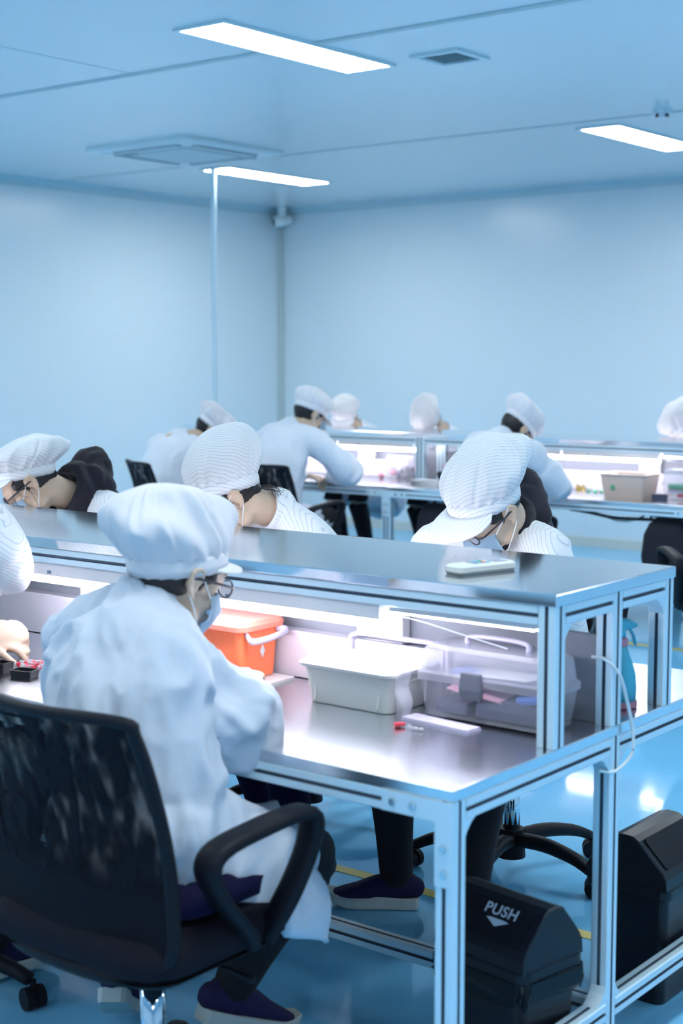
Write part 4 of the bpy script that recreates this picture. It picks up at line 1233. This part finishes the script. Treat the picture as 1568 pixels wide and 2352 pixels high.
# worker in the foreground, seen from behind
J = dict(pelvis=(-2.03, 1.96, .60), neck=(-2.135, 2.05, 1.005), shL=(-2.30, 2.04, .925), shR=(-2.025, 2.05, .905), elL=(-2.42, 2.19, .815), elR=(-1.945, 2.125, .785),
         wrL=(-2.28, 2.40, .790), wrR=(-2.115, 2.325, .795), knL=(-2.20, 2.34, .485), knR=(-1.92, 2.31, .475), anL=(-2.335, 2.165, .175), anR=(-2.10, 2.285, .155), hunch=(.045, 0, 0), hfR=(-.45, .75, .12), upR=(.1, -.15, 1), hfL=(.7, .6, -.1))
person('person seen from behind in plain white coat and puffy white cap, seated in the foreground', (-2.03, 1.96), (-.12, 1), J, ((-2.100, 2.125, 1.062), -12, 18, 3), dict(h=.145, w=1.20, back=.042, side=-.012, pw=.95, brim=.036, fold=.022, up=.030, tilt=20),
       striped=False, vox=.0048, cvox=.0062, specs=True, seed=4, sleeve=(.072, .090, .064), skend=.70, torso=1.0, amp=.016, trouser=M_trouser, toes=[(-.62, .78, 0), (.30, .95, 0)], pitches=(32, 20),
       creases=[((-2.20, 1.96, 1.00), (-1.99, 1.95, .78), .014, -.014), ((-2.00, 1.98, .96), (-1.92, 2.00, .74), .012, .014), ((-1.93, 2.00, .90), (-1.86, 2.09, .78), .012, .012),
                ((-2.26, 1.86, .86), (-2.05, 1.80, .80), .014, .011), ((-2.21, 1.84, .75), (-1.94, 1.84, .66), .016, -.012), ((-1.87, 2.09, .86), (-1.87, 2.25, .80), .012, .012),
                ((-1.88, 2.05, .77), (-1.92, 1.98, .60), .014, .014), ((-2.36, 1.95, .95), (-2.16, 1.88, .90), .012, .010), ((-2.06, 1.90, .98), (-1.96, 1.92, .84), .012, -.011),
                ((-2.13, 1.90, 1.0), (-2.10, 1.86, .70), .010, .009), ((-1.98, 1.88, .70), (-1.90, 2.02, .60), .012, -.012)],
       hem=[([(-1.91, 1.98, .58), (-1.87, 2.08, .53), (-1.84, 2.17, .50)], [(.065, .07), (.062, .070), (.05, .07)]),
            ([(-1.84, 2.06, .56), (-1.79, 2.12, .48), (-1.765, 2.16, .41), (-1.755, 2.18, .365)], [(.030, .085), (.022, .075), (.015, .050), (.007, .012)])])

t = empty('seat_cushion', (-2.015, 1.985, .4875), 0, 'navy cushion on the foreground chair seat', 'cushion')
bm = nb(); loft_poly(bm, [(rrect(.18, .15, .07), 0), (rrect(.215, .180, .09), .012), (rrect(.215, .180, .09), .045), (rrect(.17, .14, .07), .060)]); obj('cover', bm, M_navy, t, sm=True)
# cropped worker at the left edge
J = seated((-2.95, 1.90), (.1, 1), (-2.95, 2.02, .975), None)
J['wrR'] = (-2.985, 2.33, .79); J['elR'] = (-2.90, 2.10, .81); J['hfR'] = (.25, .9, .25); J['upR'] = (.6, -.2, .7)
J['shR'] = (-2.82, 2.0, .915)
person('person at the left edge of the photo in white coat, mostly cut off', (-2.95, 1.90), (.1, 1), J, ((-2.915, 2.215, .985), -30, 50, 0), dict(h=.13, w=1.28, back=.02, brim=.065), vox=.005, seed=9, striped=True, sleeve=(.075, .078, .070), curl=.9)

# far side of the near bench
J = seated((-2.16, 3.66), (.02, -1), (-2.20, 3.46, 1.035), None, sw=.175)
J.update(elL=(-2.01, 3.36, .80), knL=(-2.06, 3.24, .52), anL=(-2.085, 3.20, .11), knR=(-2.33, 3.16, .52), anR=(-2.335, 3.205, .088))
person('person with glasses and black hood leaning over the right end of the near bench', (-2.16, 3.66), (.02, -1), J, ((-2.128, 3.33, 1.100), 160, 42, -8), dict(h=.140, w=1.24, back=.045, brim=.076, fold=.014, droop=.45, tilt=22),
       hood=True, specs=True, seed=2, toes=[(.2, -1, 0), (-.84, -.54, 0)], strands=0, collar=False, pitches=(0, 0))
J = seated((-3.10, 3.72), (.02, -1), (-2.965, 3.44, 1.035), None, sw=.175)
J.update(knR=(-2.93, 3.20, .50), anR=(-2.80, 3.22, .12), knL=(-2.72, 3.15, .50), anL=(-2.55, 3.05, .12), elL=(-2.80, 3.33, .83), shL=(-2.86, 3.46, .95))
person('person in striped cap with loose hair by the ear, bent over the near bench', (-3.10, 3.72), (.02, -1), J, ((-3.028, 3.30, 1.085), 140, 40, 0), dict(h=.165, w=1.18, back=.035, brim=.080, fold=.008, droop=.55, tilt=26),
       seed=6, strands=50, trouser=M_navy)
J = seated((-4.10, 3.80), (0, -1), (-3.93, 3.48, 1.02), None, sw=.17)
J.update(shL=(-3.76, 3.54, .955), elL=(-3.64, 3.40, .82))
person('person with black hood and dark hair at the far left of the near bench', (-4.10, 3.80), (0, -1), J, ((-3.975, 3.32, 1.080), 140, 42, 0), dict(h=.110, w=1.26, back=.060, brim=.070, fold=.012, sag=.02, tilt=32),
       hood=True, specs=True, seed=8, strands=8, collar=False)

# back row, near side, seen from behind
def back_worker(label, base, neck, head, st, seed, **k):
    J = seated(base, k.pop('fac', (0, 1)), neck, None, sw=.165)
    J.update(k.pop('J', {}))
    return person(label, base, k.pop('pf', (0, 1)), J, head, st, vox=.008, cvox=.010, striped=False, seed=seed, amp=.010, coatm=M_coatb, **k)
back_worker('person in tall white cap and white coat seated at the middle of the back row', (-5.76, 6.62), (-5.76, 6.80, 1.085), ((-5.70, 6.92, 1.165), -22, 20, 0), dict(h=.115, w=1.22, back=.01, brim=.06, tilt=-4), 11, sleeve=(.08, .085, .06),
            J=dict(elR=(-5.43, 6.96, .84), shR=(-5.58, 6.82, 1.015)), toes=[(0, 1, 0), (.2, 1, 0)])
back_worker('person in white coat seated beside the beige basket in the back row', (-4.31, 6.66), (-4.33, 6.88, 1.07), ((-4.29, 7.0, 1.11), -28, 32, 0), dict(h=.115, w=1.32, back=.03, brim=.06, tilt=-14), 12, sleeve=(.08, .085, .06),
            J=dict(elR=(-4.05, 7.02, .83)))
back_worker('person with white cap bent low beneath the service pole at the back left', (-6.72, 6.62), (-6.72, 6.82, .99), ((-6.58, 6.98, 1.045), -45, 34, 0), dict(h=.105, w=1.36, back=.02, brim=.05, fold=.022, tilt=-6), 13, sleeve=(.08, .08, .06))
# back row, far side, only heads show above the shelf
def far_worker(label, x, y, z, yaw, pitch, st, seed, **k):
    J = seated((x + .02, y + .42), (0, -1), (x + .02, y + .20, z - .09), None); J.update(k.pop('J', {}))
    return person(label, (x + .02, y + .42), (0, -1), J, ((x, y, z), yaw, pitch, 0), st, vox=.008, cvox=.011, striped=False, seed=seed, coatm=M_coatb, **k)
far_worker('person facing the camera behind the back shelf with dark glasses and white cap', -6.50, 8.28, 1.085, 205, 22, dict(h=.105, w=1.26, brim=.055, back=.02, tilt=0), 21, specs=True, face=False)
far_worker('person bent low behind the middle of the back shelf, only cap and ear showing', -5.80, 8.32, 1.075, 185, 48, dict(h=.12, w=1.24, brim=.07, back=.03), 22)
far_worker('person with peaked white cap at the right edge behind the back shelf', -3.92, 8.30, 1.085, 145, 40, dict(h=.115, w=1.22, brim=.08, back=.03, fold=.014), 23)

# dust-free finish: keep every generated mesh's data tidy
for o in list(bpy.data.objects):
    if o.type == 'MESH' and not o.data.materials:
        o.data.materials.append(M_white)
